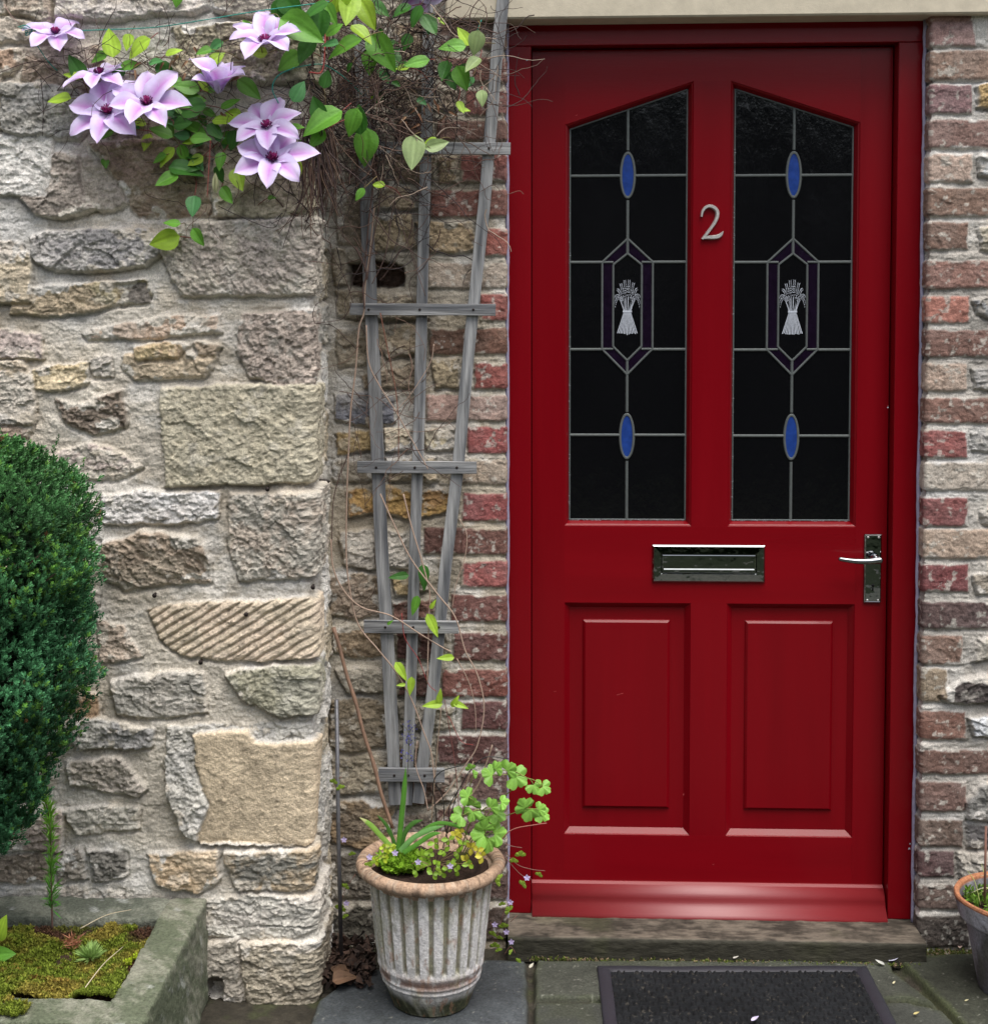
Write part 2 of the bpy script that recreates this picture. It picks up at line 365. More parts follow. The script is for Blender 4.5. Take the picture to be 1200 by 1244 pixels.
st([(196,288),(225,276),(300,270),(378,266),(380,354),(300,358),(226,358),(212,340)], (170,160,144), col2=(144,132,122), h=.020, bed=1.6, ang=.6, rough=1.1, wrap=.10)
st([(20,352),(60,347),(150,342),(178,342),(182,358),(140,370),(75,382),(18,380)], (164,148,104), col2=(140,120,88), h=.012)
st([(142,348),(178,346),(180,366),(148,368)], (92,84,78), h=.004)
st([(104,404),(150,394),(200,386),(266,386),(268,402),(180,410),(108,410)], (178,146,118), h=.009, col2=(150,130,112))
st([(296,384),(372,376),(380,380),(380,462),(345,468),(305,455),(290,425)], (158,142,130), col2=(132,116,106), h=.012, bed=1.8, rough=1.2, wrap=.07)
st([(-50,398),(50,408),(54,434),(-50,434)], (160,142,136), h=.010)
st([(42,450),(72,444),(106,442),(106,466),(62,474),(40,470)], (204,176,120), h=.010, col2=(180,160,120))
st([(111,438),(135,434),(138,456),(114,457)], (158,150,140), h=.006)
st([(154,432),(190,426),(262,432),(248,455),(165,460),(150,446)], (158,138,108), h=.009, tiltv=.1)
st([(165,424),(200,416),(230,422),(215,432),(168,436)], (200,172,116), h=.015, col2=(150,120,86))
st([(240,418),(268,418),(262,428),(244,430)], (140,118,92), h=.014)
st([(-50,444),(28,440),(38,458),(24,478),(10,496),(-50,492)], (186,166,138), h=.014, col2=(150,132,116))
st([(70,486),(100,492),(120,486),(148,476),(152,518),(110,526),(82,512)], (122,102,84), col2=(92,74,60), h=.008, rough=1.5, lichen=.1)
st([(198,474),(290,468),(372,472),(380,478),(382,582),(290,586),(204,588)], (168,158,130), col2=(148,140,116), h=.014, patch=0, rough=.75, bed=1, edge=.004, smear=.0, wrap=.13)
st([(-50,514),(40,520),(34,530),(-50,530)], (122,98,80), h=.010)
st([(48,558),(110,540),(135,545),(172,568),(140,580),(60,576)], (168,150,142), h=.004, col2=(186,176,160))
st([(126,603),(180,598),(265,600),(264,628),(200,636),(128,632)], (194,192,192), h=.010, rough=1.3, col2=(168,164,162))
st([(280,602),(372,596),(378,600),(380,696),(330,702),(292,702),(280,660)], (158,152,140), col2=(140,126,112), h=.014, bed=1.2, rough=1.2, wrap=.12)
st([(128,660),(175,646),(240,655),(256,680),(254,706),(200,708),(150,714),(128,702)], (162,144,122), col2=(120,100,80), h=.016, ang=-.4, rough=1.3, tiltv=.22)
st([(182,742),(230,734),(300,732),(378,726),(382,742),(376,796),(290,800),(220,794),(196,775)], (184,166,138), col2=(172,152,128), h=.012, patch=0, rough=.45, tool=-.56, lichen=.12, wrap=.06, smear=.001)
st([(120,752),(150,762),(172,796),(124,802)], (160,140,122), h=.006)
st([(138,828),(180,820),(246,818),(250,862),(200,870),(145,866)], (160,156,148), col2=(144,138,130), h=.012)
st([(278,818),(330,808),(366,814),(380,830),(380,862),(340,867),(300,850)], (148,146,128), col2=(118,116,92), h=.014, wrap=.16)
st([(92,846),(104,842),(119,846),(120,868),(95,868)], (168,128,84), h=.006)
st([(82,880),(110,872),(186,886),(182,904),(95,908)], (130,130,132), col2=(150,148,142), h=.016, rough=1.3)
st([(205,884),(290,878),(374,882),(382,900),(378,1022),(300,1024),(246,1020),(228,1008),(205,960)], (168,166,162), col2=(150,148,142), h=.010, rough=1.1, bed=1, wrap=.20)
st([(240,892),(300,886),(312,902),(372,902),(370,1024),(244,1018),(258,975),(242,925)], (184,162,128), h=.016, patch=0, rough=.28, bed=1, edge=.003, smear=0, lichen=.05, var=.1)
st([(84,924),(150,920),(176,956),(166,964),(88,950)], (150,140,128), h=.014, rough=1.2, col2=(126,118,110))
st([(78,986),(120,978),(168,982),(166,1004),(95,1010)], (156,152,142), h=.010)
st([(111,1034),(152,1034),(154,1062),(118,1068)], (72,72,70), h=.010, rough=1.3, lichen=.05)
st([(64,1036),(100,1030),(104,1066),(75,1072)], (116,108,98), h=.008, rough=1.2)
st([(-50,1042),(55,1036),(60,1070),(-50,1070)], (116,100,84), h=.008)
st([(182,1038),(215,1034),(264,1032),(266,1068),(240,1082),(192,1072)], (182,152,112), h=.014, col2=(160,138,108))
st([(274,1036),(368,1030),(376,1060),(370,1078),(290,1080)], (160,136,100), col2=(92,92,86), h=.010, bed=.4, wrap=.05)
st([(246,1096),(300,1088),(378,1088),(382,1122),(365,1140),(255,1136)], (186,182,172), h=.010, col2=(164,158,150), rough=1.1, wrap=.20)
st([(248,1148),(288,1140),(292,1222),(250,1200)], (138,130,118), h=.012)
st([(294,1144),(378,1140),(384,1180),(378,1212),(365,1234),(320,1236),(302,1222)], (160,148,126), col2=(130,120,100), h=.013, bed=.5, rough=1.3, wrap=.20)
st([(250,1190),(266,1188),(268,1208),(252,1212)], (70,64,56), h=-.004, hole=.03)
# half-buried pale stones showing through the mortar
rb = random.Random(17); BX = []
for d in T: BX.append((min(p[0] for p in d['poly'])-.008, min(p[1] for p in d['poly'])-.008, max(p[0] for p in d['poly'])+.008, max(p[1] for p in d['poly'])+.008))
for _ in range(900):
    px, py = rb.uniform(-20, 370), rb.uniform(-10, 1080); w_, h_ = rb.uniform(26, 84), rb.uniform(14, 30)
    j = lambda a: rb.uniform(-a, a)
    pp = pxpoly([(px+j(5),py+j(4)),(px+w_*.5,py-j(4)),(px+w_+j(5),py+j(4)),(px+w_+j(6),py+h_*.6),(px+w_*.6,py+h_+j(4)),(px+j(6),py+h_+j(3))], YS)
    b_ = (min(p[0] for p in pp), min(p[1] for p in pp), max(p[0] for p in pp), max(p[1] for p in pp))
    if b_[2] > XC-.02 or any(b_[0] < q[2] and b_[2] > q[0] and b_[1] < q[3] and b_[3] > q[1] for q in BX): continue
    BX.append((b_[0]-.01, b_[1]-.01, b_[2]+.01, b_[3]+.01))
    T.append(dict(poly=pp, col=rb.choice([(176,166,150),(160,150,138),(184,174,158),(150,134,118),(170,168,164)]), col2=rb.choice([(150,142,130),(186,178,166)]), h=rb.uniform(.003, .009), patch=.9, smear=.007, warp=1.8))
# carry quoins round the corner
for k, d in enumerate(T):
    if max(p[0] for p in d['poly']) > XC-.03:
        wr = d.get('wrap', .05)
        d['poly'] = [((XC+wr+.006*((i*7) % 3-1)) if p[0] > XC-.045 else p[0], p[1]) for i, p in enumerate(d['poly'])]
# stones beyond the picture and on the return
def fill(T, u0, u1, v0, v1, rr):
    v = v0
    while v < v1:
        h = rr.uniform(.07, .15); u = u0+rr.uniform(-.1, 0)
        while u < u1:
            w_ = rr.uniform(.10, .30); j = lambda: rr.uniform(-.008, .008)
            T.append(dict(poly=[(u+j(), v+j()), (u+w_/2, v+j()), (u+w_+j(), v+j()), (u+w_+j(), v+h+j()), (u+w_/2, v+h+j()), (u+j(), v+h+j())],
                          col=rr.choice([GR, TAN, PK, GT, (170,160,146), WH, YL]), h=rr.uniform(.006, .018)))
            u += w_+.025
        v += h+.022
zt = at(200, 0, YS)[2]; xl = at(0, 600, YS)[0]
fill(T, -2.3, xl-.10, -.02, 3.1, random.Random(3)); fill(T, xl-.05, XC-.02, zt+.12, 3.1, random.Random(4))
rr = random.Random(11)
v = .0
while v < 3.0:
    h = rr.uniform(.06, .13); T.append(dict(poly=[(XC+.16, v), (XC+.30, v+.004), (XC+.30, v+h), (XC+.17, v+h-.004)], col=rr.choice([GR, TAN, WH]), h=rr.uniform(.0, .008))); v += h+.02
U = np.concatenate([np.arange(-2.4, xl-.06, .012), np.arange(xl-.06, XC+.02, .0021), np.arange(XC+.02, XC+.30, .0035)])
Vz = np.concatenate([np.arange(-.06, zt+.05, .0021), np.arange(zt+.05, 3.2, .012)])
o = sheet('stone_wall', U, Vz, path_left, T, .0, (208,200,187), M['stone'], seed=10, bright=1.56, tie=.22)
tag(o, 'rubble stone wall with large quoins and pale smeared mortar, left of the trellis', 'stone wall')

# ---------- brick and rubble house wall round the door
hw = thing('house_wall', 'red brick and rubble house wall around the red door', 'brick wall', (0, .1, 0))
XBL = at(613.5, 600, 0)[0]; XBR = (at(1129, 200, 0)[0]+at(1119, 1000, 0)[0])/2
def path_bl(u):
    x = np.minimum(u, XBL); y = np.maximum(0, u-XBL); r = u > XBL
    return x, y, np.where(r, 1., 0.), np.where(r, 0., -1.)
def path_br(u):
    x = np.maximum(u, XBR); y = np.maximum(0, XBR-u); r = u < XBR
    return x, y, np.where(r, -1., 0.), np.where(r, 0., -1.)
B = []
RED = (156,78,70); DR = (124,72,66); BB = (122,88,74); PB = (176,142,128); PL = (182,162,142); DK = (92,76,72)
def bk(x0, y0, x1, y1, col, **k):
    d = dict(poly=pxpoly([(x0,y1),(x1,y1),(x1,y0),(x0,y0)], 0), col=col, h=.0045, hk=1, under=.003, patch=.08, lsc=75, rough=.36, edge=.0014, warp=.5, bed=1.0, smear=.0025, lichen=.6, tilt=.0, tiltv=.0, var=.25)
    d.update(k); B.append(d); return d
def rub(pts, col, **k):
    d = dict(poly=pxpoly(pts, 0), col=col, h=.007, rough=.9, smear=.005); d.update(k); B.append(d)
# jamb bricks, left of the door; r = how far they turn into the reveal
def jl(x0, y0, y1, col, **k):
    d = bk(x0, y0, 613, y1, col, **k); p = d['poly']
    d['poly'] = [p[0], (XBL+.08, p[1][1]), (XBL+.08, p[2][1]), p[3]]
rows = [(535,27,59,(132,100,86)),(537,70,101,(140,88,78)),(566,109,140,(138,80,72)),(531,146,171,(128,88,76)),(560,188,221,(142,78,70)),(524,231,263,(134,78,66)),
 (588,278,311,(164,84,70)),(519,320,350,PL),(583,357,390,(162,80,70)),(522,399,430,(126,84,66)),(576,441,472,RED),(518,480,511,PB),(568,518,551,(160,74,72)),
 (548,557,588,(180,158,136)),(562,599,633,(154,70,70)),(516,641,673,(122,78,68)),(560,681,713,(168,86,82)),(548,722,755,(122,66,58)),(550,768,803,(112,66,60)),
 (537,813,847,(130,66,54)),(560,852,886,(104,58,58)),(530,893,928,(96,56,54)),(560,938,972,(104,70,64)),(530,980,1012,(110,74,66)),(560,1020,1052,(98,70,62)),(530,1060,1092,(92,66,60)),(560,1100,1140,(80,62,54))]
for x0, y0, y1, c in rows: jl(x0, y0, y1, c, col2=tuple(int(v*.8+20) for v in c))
for r_ in [[(532,190),(556,190),(556,222),(532,222)], [(505,270),(576,268),(578,306),(522,306)]]: rub(r_, (164,140,104))
bk(523,399,566,430,(118,84,66)); bk(519,480,558,511,(176,140,126)); bk(515,641,560,673,(104,66,58))
rub([(522,437),(556,434),(560,470),(528,472)], (158,140,108)); rub([(575,446),(566,440),(560,470),(574,470)], (150,140,120))
rub([(516,522),(552,520),(556,546),(518,548)], (200,184,148)); rub([(464,518),(500,522),(500,546),(468,548)], (204,188,160))
rub([(408,526),(450,520),(452,548),(410,552)], (180,152,98)); rub([(407,478),(440,474),(480,478),(478,514),(440,516),(408,508)], (118,120,132), col2=(140,138,140))
rub([(424,596),(460,588),(500,596),(545,592),(550,622),(500,630),(450,624),(424,628)], (196,152,70), col2=(160,118,60), h=.012)
rub([(414,645),(450,640),(492,648),(494,690),(450,692),(416,684)], (196,186,172), h=.014, lichen=.8)
rub([(400,700),(440,694),(470,704),(466,748),(430,752),(402,746)], (164,144,118), col2=(140,122,104))
rub([(474,700),(512,696),(520,716),(480,724)], (184,158,110)); rub([(476,730),(530,726),(528,750),(478,754)], (134,92,78))
rub([(404,762),(445,756),(472,764),(470,796),(430,800),(406,792)], (150,128,100)); rub([(480,762),(540,766),(536,800),(482,800)], (106,66,60))
rub([(408,814),(440,808),(474,814),(470,838),(420,842)], (146,138,122), h=.014); rub([(484,812),(530,812),(530,846),(486,846)], (92,60,54))
rub([(400,852),(440,846),(474,854),(470,906),(430,914),(402,904)], (138,122,98), col2=(112,100,82)); rub([(484,856),(552,858),(550,886),(486,888)], (150,140,122))
rub([(402,920),(440,918),(470,926),(466,962),(404,966)], (146,134,112)); rub([(478,900),(524,900),(524,936),(480,934)], (140,120,100))
rub([(400,975),(440,970),(480,980),(476,1020),(440,1030),(402,1020)], (158,130,92), col2=(120,104,84), h=.014); rub([(486,945),(552,940),(550,974),(488,976)], (120,92,80))
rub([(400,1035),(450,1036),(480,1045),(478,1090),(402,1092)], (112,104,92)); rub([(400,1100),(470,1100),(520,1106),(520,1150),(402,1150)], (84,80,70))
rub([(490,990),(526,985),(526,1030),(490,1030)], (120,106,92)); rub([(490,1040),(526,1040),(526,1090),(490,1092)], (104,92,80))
rub([(440,455),(500,440),(512,470),(444,472)], (150,132,108)); rub([(408,400),(440,398),(450,440),(410,446)], (156,142,120)); rub([(456,398),(500,392),(515,400),(512,430),(470,434),(456,420)], (168,148,118))
rub([(470,556),(530,556),(530,584),(474,586)], (178,160,132)); rub([(404,560),(440,556),(452,584),(406,586)], (146,136,120))
rub([(408,352),(460,356),(520,356),(520,386),(460,388),(410,384)], (152,138,114)); rub([(405,300),(420,300),(422,345),(406,345)], (150,138,118))
rub([(424,320),(455,317),(491,322),(490,346),(450,350),(426,347)], (84,60,48), hole=.05, h=-.004, smear=0, lichen=0, rough=1.4, edge=.003)
rub([(448,262),(500,260),(506,300),(450,306)], (162,142,110)); rub([(408,240),(440,236),(444,296),(410,296)], (140,126,108))
rub([(450,228),(500,226),(512,254),(452,256)], (168,148,120)); rub([(420,180),(470,182),(470,222),(420,222)], (112,76,68)); rub([(478,186),(524,186),(522,220),(480,222)], (154,134,110))
rub([(480,140),(524,140),(524,176),(480,178)], (110,80,72)); rub([(410,130),(470,134),(470,172),(412,172)], (146,134,116)); rub([(410,80),(470,84),(470,124),(412,122)], (110,84,76))
rub([(478,90),(556,108),(554,134),(480,132)], (160,142,120)); rub([(478,30),(528,30),(528,80),(480,80)], (168,148,120)); rub([(410,20),(470,20),(470,72),(412,72)], (150,140,124))
rub([(380,-40),(530,-30),(530,18),(380,12)], (160,150,130))
# jamb bricks, right of the door
R_ = []
def jr(x1, y0, y1, col, **k):
    d = bk(1122, y0, x1, y1, col, **k); B.pop(); R_.append(d); p = d['poly']
    d['poly'] = [(XBR-.08, p[0][1]), p[1], p[2], (XBR-.08, p[3][1])]
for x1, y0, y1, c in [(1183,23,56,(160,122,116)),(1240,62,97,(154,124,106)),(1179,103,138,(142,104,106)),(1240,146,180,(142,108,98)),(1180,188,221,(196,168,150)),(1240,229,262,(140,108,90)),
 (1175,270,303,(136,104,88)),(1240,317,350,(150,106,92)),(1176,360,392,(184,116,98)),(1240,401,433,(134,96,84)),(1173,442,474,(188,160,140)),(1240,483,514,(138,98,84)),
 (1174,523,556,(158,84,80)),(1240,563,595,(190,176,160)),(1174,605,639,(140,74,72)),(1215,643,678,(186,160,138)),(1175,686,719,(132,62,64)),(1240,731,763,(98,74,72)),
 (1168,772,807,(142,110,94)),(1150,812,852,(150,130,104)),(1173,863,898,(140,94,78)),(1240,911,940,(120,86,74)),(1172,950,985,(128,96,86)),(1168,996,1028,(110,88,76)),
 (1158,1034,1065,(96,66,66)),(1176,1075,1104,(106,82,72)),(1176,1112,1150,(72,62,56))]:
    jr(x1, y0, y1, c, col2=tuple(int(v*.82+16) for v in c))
B2 = B; B = R_
rub([(1186,104),(1206,100),(1240,104),(1240,138),(1186,130)], (190,156,96)); rub([(1188,192),(1210,186),(1250,190),(1250,218),(1190,214)], (196,196,196)); rub([(1190,276),(1210,272),(1250,280),(1250,308),(1192,304)], (176,166,146))
rub([(1182,364),(1250,358),(1250,392),(1184,382)], (150,150,152)); rub([(1180,446),(1250,444),(1250,474),(1182,472)], (160,156,152)); rub([(1180,526),(1250,524),(1250,552),(1182,548)], (164,160,156))
rub([(1190,620),(1204,612),(1250,616),(1250,640),(1194,636)], (190,180,170)); rub([(1182,700),(1210,694),(1250,700),(1250,722),(1184,722)], (158,146,130))
rub([(1190,776),(1250,770),(1250,796),(1200,800),(1180,804)], (182,174,160), h=.014); rub([(1140,842),(1170,824),(1200,818),(1250,820),(1250,852),(1150,852)], (94,84,82), col2=(120,96,82), h=.018)
rub([(1178,872),(1210,866),(1250,866),(1250,900),(1180,892)], (206,208,212), h=.010); rub([(1172,975),(1190,955),(1215,950),(1250,955),(1250,995),(1174,994)], (126,124,120), h=.016)
rub([(1174,1000),(1250,1000),(1250,1030),(1176,1030)], (104,100,100)); rub([(1164,1036),(1250,1036),(1250,1066),(1166,1066)], (168,160,148))
fR = []
fill(fR, at(1250,600,0)[0], 2.0, .0, 3.1, random.Random(8)); B += fR; B = B2
for y0 in range(-620, 5, 41):
    jl(560 if (y0//41) % 2 else 525, y0, y0+31, (146,96,84)); jr(1180 if (y0//41) % 2 else 1230, y0, y0+31, (150,108,94))
ztop = at(600, 0, 0)[2]
U = np.concatenate([np.arange(XC-.12, at(396,600,0)[0]-.02, .01), np.arange(at(396,600,0)[0]-.02, XBL, .0021), np.arange(XBL, XBL+.10, .006)])
Vz = np.concatenate([np.arange(-.06, ztop+.03, .0021), np.arange(ztop+.03, 3.2, .012)])
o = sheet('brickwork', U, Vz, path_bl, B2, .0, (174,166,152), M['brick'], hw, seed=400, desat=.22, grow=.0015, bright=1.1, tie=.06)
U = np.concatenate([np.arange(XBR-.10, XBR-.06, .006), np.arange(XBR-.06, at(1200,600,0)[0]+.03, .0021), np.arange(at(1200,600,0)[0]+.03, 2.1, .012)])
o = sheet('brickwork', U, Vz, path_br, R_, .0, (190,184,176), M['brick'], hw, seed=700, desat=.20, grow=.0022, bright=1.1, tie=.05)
# lintel over the opening (butts between the sheets' jamb bricks, 12 mm proud)
zl0 = at(860, 20, -.030)[2]; xl0 = at(541, 10, -.030)[0]
nx_, nz_ = 160, 24
mb = MB()
mb.box((xl0, -.030, zl0), (1.6, .30, zl0+.22), bev=.004)
flat(mb.build('lintel', M['lintel'], hw, cols=False))
mb = MB(); mb.box((-.60, .02, zl0+.2205), (1.0, .25, 3.2)); mb.build('upper_wall', M['lintel'], hw, cols=False)
# ------------------------------------------------------------------ paving
def slab_poly(pts): return [(gnd(px, py, 0)[0], gnd(px, py, 0)[1]) for px, py in pts]
def ground_sheet(name, U, Vv, slabs, m, seed):
    UU, VV = np.meshgrid(U, Vv)
    n1 = fbm(UU, VV, 5, 4, seed); n2 = fbm(UU, VV, 60, 4, seed+2)
    H = -.018+.004*n1+.003*n2
    C = lin((52,48,40))[None, None]*(1+.5*n2)[..., None]
    gm = sst(0, .4, fbm(UU, VV, 18, 3, seed+3))[..., None]; C = C*(1-gm*.4)+lin((66,74,42))*gm*.4
    wu = UU+.004*fbm(UU, VV, 20, 3, seed+4); wv = VV+.004*fbm(UU, VV, 22, 3, seed+5)
    UF, VF, HF, CF, WU, WV, N1, N2 = UU, VV, H, C, wu, wv, n1, n2
    for k, s in enumerate(slabs):
        Pp = np.array(s['poly']); i0, i1 = np.searchsorted(U, [Pp[:, 0].min()-.03, Pp[:, 0].max()+.03]); j0, j1 = np.searchsorted(Vv, [Pp[:, 1].min()-.03, Pp[:, 1].max()+.03])
        if i1-i0 < 2 or j1-j0 < 2: continue
        q = (slice(j0, j1), slice(i0, i1)); UU, VV, H, C, n1, n2 = UF[q], VF[q], HF[q], CF[q], N1[q], N2[q]
        d = sdpoly(WU[q], WV[q], s['poly'])
        prof = sst(.003, -.006, d); sk = seed+50+k*9
        h = s.get('h', 0)+.0016*fbm(UU, VV, 7, 3, sk)+.0009*facets(UU+.02*n1, VV, 12, sk)+.0006*fbm(UU, VV, 90, 4, sk)
        HF[q] = H*(1-prof)+h*prof
        t = 1+.38*fbm(UU, VV, 9, 5, sk+1, .6)+.30*fbm(UU, VV, 60, 5, sk+2, .6)
        c = lin(s['col'])[None, None]*t[..., None]
        mo = sst(.1, .45, fbm(UU, VV, 6, 4, sk+3))[..., None]*s.get('moss', .4)*.7; c = c*(1-mo)+lin((70,74,54))*mo
        sp = sst(.40, .65, fbm(UU, VV, 95, 5, sk+4, .7))[..., None]*.5; c = c*(1-sp)+lin((150,150,140))*sp
        ed = sst(-.02, 0, d+.01*n2)[..., None]*.5*s.get('moss', .4)*2; c = c*(1-ed*.7)+lin((72,80,46))*ed*.63
        CF[q] = C*(1-prof[..., None])+c*prof[..., None]
    UU, VV, H, C = UF, VF, HF, CF
    V = np.stack([UU, VV, H], axis=2).reshape(-1, 3); nu, nv = len(U), len(Vv)
    idx = np.arange(nu*nv).reshape(nv, nu); Fc = np.stack([idx[:-1, :-1], idx[:-1, 1:], idx[1:, 1:], idx[1:, :-1]], axis=2).reshape(-1, 4)
    return mesh_obj(name, V, Fc, m, None, C.reshape(-1, 3))
SL = []
def sl_(pts, col=(84,86,78), **k): d = dict(poly=slab_poly(pts), col=col); d.update(k); SL.append(d)
sl_([(650,1166),(1082,1167),(1086,1180),(1140,1222),(1100,1212.5),(649,1212.5)], (62,64,57), h=.001)
sl_([(649,1217),(1100,1217),(1146,1228),(1210,1300),(1230,1420),(652,1420)], (58,60,55), h=.000)
sl_([(596,1164),(640,1166),(645,1420),(360,1420),(376,1244),(386,1214),(430,1180),(520,1166)], (66,70,73), h=-.002, moss=.2)
sl_([(1087,1162),(1400,1150),(1400,1320),(1218,1297),(1144,1221)], (56,58,49), h=.003, moss=.8)
sl_([(1160,1228),(1226,1300),(1400,1330),(1400,1420),(1240,1420),(1216,1300)], (58,58,53), h=.0)
sl_([(60,1262),(352,1250),(352,1420),(-80,1420)], (76,76,68), h=-.004, moss=.7)
rr = random.Random(21); y = gnd(600,1420)[1]-.012
while y > -6:
    hh = rr.uniform(.35, .6); x = -3.0+rr.uniform(-.3, 0)
    while x < 2.6:
        w_ = rr.uniform(.4, .8); SL.append(dict(poly=[(x, y-hh), (x+w_, y-hh), (x+w_, y), (x, y)], col=rr.choice([(84,86,78),(92,92,84),(76,80,76)]), h=rr.uniform(-.002, .003))); x += w_+.012
    y -= hh+.012
U = np.concatenate([np.arange(-3.0, -1.3, .03), np.arange(-1.3, .75, .0035), np.arange(.75, 2.6, .03)])
Vg = np.concatenate([np.arange(-6.0, -.95, .03), np.arange(-.95, .12, .0035)])
o = ground_sheet('paving', U, Vg, SL, M['slab'], 900); o['kind'] = 'structure'
# wide ground beyond
mb = MB(); mb.add([(-60,-60,-.05),(60,-60,-.05),(60,40,-.05),(-60,40,-.05)], [(0,1,2,3)], lin((60,64,44)))
o = mb.build('ground', M['soil'], smooth=False); o['kind'] = 'structure'

mb = MB(); mb.add([(-12,-7.3,.012),(10,-7.3,.012),(10,-3.9,.012),(-12,-3.9,.012)], [(0,1,2,3)], lin((40,48,32)))
o = mb.build('unseen_lawn', M['soil'], smooth=False); o['kind'] = 'structure'  # unseen dark grass added for the letterbox and handle to reflect

# ------------------------------------------------------------------ door frame
YF = .052; YL = .092
lx0, lx1 = -.42, .42; zs = .045; zt_ = zs+2.0495
fx0 = at(617, 600, YF)[0]-.004; fx1 = at(1116, 600, YF)[0]+.001
fx1 = (at(1123,40,YF)[0]+at(1107,1110,YF)[0])/2+.004; fx0 = (at(617,60,YF)[0]+at(616,1110,YF)[0])/2-.003
df = thing('door_frame', 'red painted timber frame round the closed red front door', 'door frame', (0, YF, zs))
mb = MB(); mb.box((fx0, YF, zs), (lx0, .16, zt_), bev=.0015); flat(mb.build('jamb', M['paint'], df, cols=False))
mb = MB(); mb.box((lx1, YF, zs), (fx1, .16, zt_), bev=.0015); flat(mb.build('jamb', M['paint'], df, cols=False))
mb = MB(); mb.box((fx0, YF-.001, zt_+.0006), (fx1, .16, zl0+.03), bev=.0015); flat(mb.build('head', M['paint_h'], df, cols=False))
# rebate behind the leaf
mb = MB(); mb.box((lx0-.01, .13, zs), (lx1+.01, .17, zt_)); mb.build('rebate', M['dark'], df, cols=False)
def bead(x, y0, sgn):
    zz = np.linspace(zs-.03 if sgn < 0 else zs, zl0, 160); z_ = np.zeros_like(zz)
    xx = x+.0016*fbm(zz, z_, 9, 3, 5 if sgn < 0 else 6)+.0010*fbm(zz, z_, 40, 2, 8)
    r = .0050+.0009*fbm(zz, z_, 25, 2, 12); m = MB(); m.tube(np.stack([xx, y0+0*zz, zz], 1), r, n=8); m.build('sealant', M['sealant'], df, cols=False)
bead(XBL+.0045, .030, -1); bead(XBR-.0045, .040, 1)
# nail head and chips of paint on the jambs
mb = MB()
for px, py, r in [(640,73,.002), (1105,1025,.0018), (1104,1031,.0025), (1078,495,.0015)]:
    p = at(px, py, YF-.0006); mb.add([(p[0]-r, p[1], p[2]-r), (p[0]+r, p[1], p[2]-r*.6), (p[0]+r*.7, p[1], p[2]+r), (p[0]-r*.8, p[1], p[2]+r*.8)], [(0,1,2,3)])
mb.build('paint_chips', M['etch'], df, cols=False)

# ------------------------------------------------------------------ door leaf
dr = thing('front_door', 'red gloss panelled front door with two leaded glass lights and a number 2', 'door', (0, YL, zs))
g = .003; X0, X1, Z0, Z1 = lx0+g, lx1-g, zs+.010, zt_-g
def P(px, py): p = at(px, py, YL); return (p[0], p[2])
cx = (P(841,300)[0]+P(886.5,300)[0])/2
mw = .043                                # half width of the centre stile
ox = cx-mw                               # openings: left light
oL = P(686,300)[0]; zb = (P(683,637)[1]+P(1040,642)[1])/2; za = (P(688,152)[1]+P(1044,148)[1])/2; zc = (P(841,98)[1]+P(888,98)[1])/2
half = ox-oL
def refl(pts): q = [(2*cx-x, z) for x, z in pts]; return [q[1], q[0], q[3], q[2]]
lightL = [(oL, zb), (ox, zb), (ox, zc), (oL, za)]; lightR = refl(lightL)
zp1 = (P(760,732)[1]+P(960,734)[1])/2; zp0 = (P(760,1014)[1]+P(960,1017)[1])/2
panL = [(oL, zp0), (ox, zp0), (ox, zp1), (oL, zp1)]; panR = refl(panL)
mb = MB(); yb = YL+.042
def slab(m_, poly, y0, y1):
    n = len(poly); m_.add([(x, y0, z) for x, z in poly]+[(x, y1, z) for x, z in poly], [tuple(range(n)), tuple(range(2*n-1, n-1, -1))]+[(i, n+i, n+(i+1) % n, (i+1) % n) for i in range(n)])
oR = 2*cx-oL; ax = 2*cx-ox
slab(mb, [(X0, Z0), (oL, Z0), (oL, Z1), (X0, Z1)], YL, yb); flat(mb.build('stile', M['paint'], dr, cols=False))
mb = MB(); slab(mb, [(oR, Z0), (X1, Z0), (X1, Z1), (oR, Z1)], YL, yb); flat(mb.build('stile', M['paint'], dr, cols=False))
mb = MB(); slab(mb, [(oL, za), (ox, zc), (ax, zc), (oR, za), (oR, Z1), (oL, Z1)], YL+.0003, yb); flat(mb.build('top_rail', M['paint_h'], dr, cols=False))
mb = MB(); slab(mb, [(ox, zb), (ax, zb), (ax, zc), (ox, zc)], YL+.0005, yb); flat(mb.build('centre_stile', M['paint'], dr, cols=False))
mb = MB(); slab(mb, [(oL, zp1), (oR, zp1), (oR, zb), (oL, zb)], YL+.0003, yb); flat(mb.build('middle_rail', M['paint_h'], dr, cols=False))
mb = MB(); slab(mb, [(ox, zp0), (ax, zp0), (ax, zp1), (ox, zp1)], YL+.0005, yb); flat(mb.build('centre_stile', M['paint'], dr, cols=False))
mb = MB(); slab(mb, [(oL, Z0), (oR, Z0), (oR, zp0), (oL, zp0)], YL+.0003, yb); flat(mb.build('bottom_rail', M['paint_h'], dr, cols=False))
def inset(poly, d):
    n = len(poly); out = []
    for i in range(n):
        p0, p1, p2 = np.array(poly[i-1]), np.array(poly[i]), np.array(poly[(i+1) % n])
        e1 = (p1-p0)/np.linalg.norm(p1-p0); e2 = (p2-p1)/np.linalg.norm(p2-p1)
        n1 = np.array([-e1[1], e1[0]]); n2 = np.array([-e2[1], e2[0]]); b = (n1+n2)/(1+n1@n2); out.append(tuple(p1+b*d))
    return out
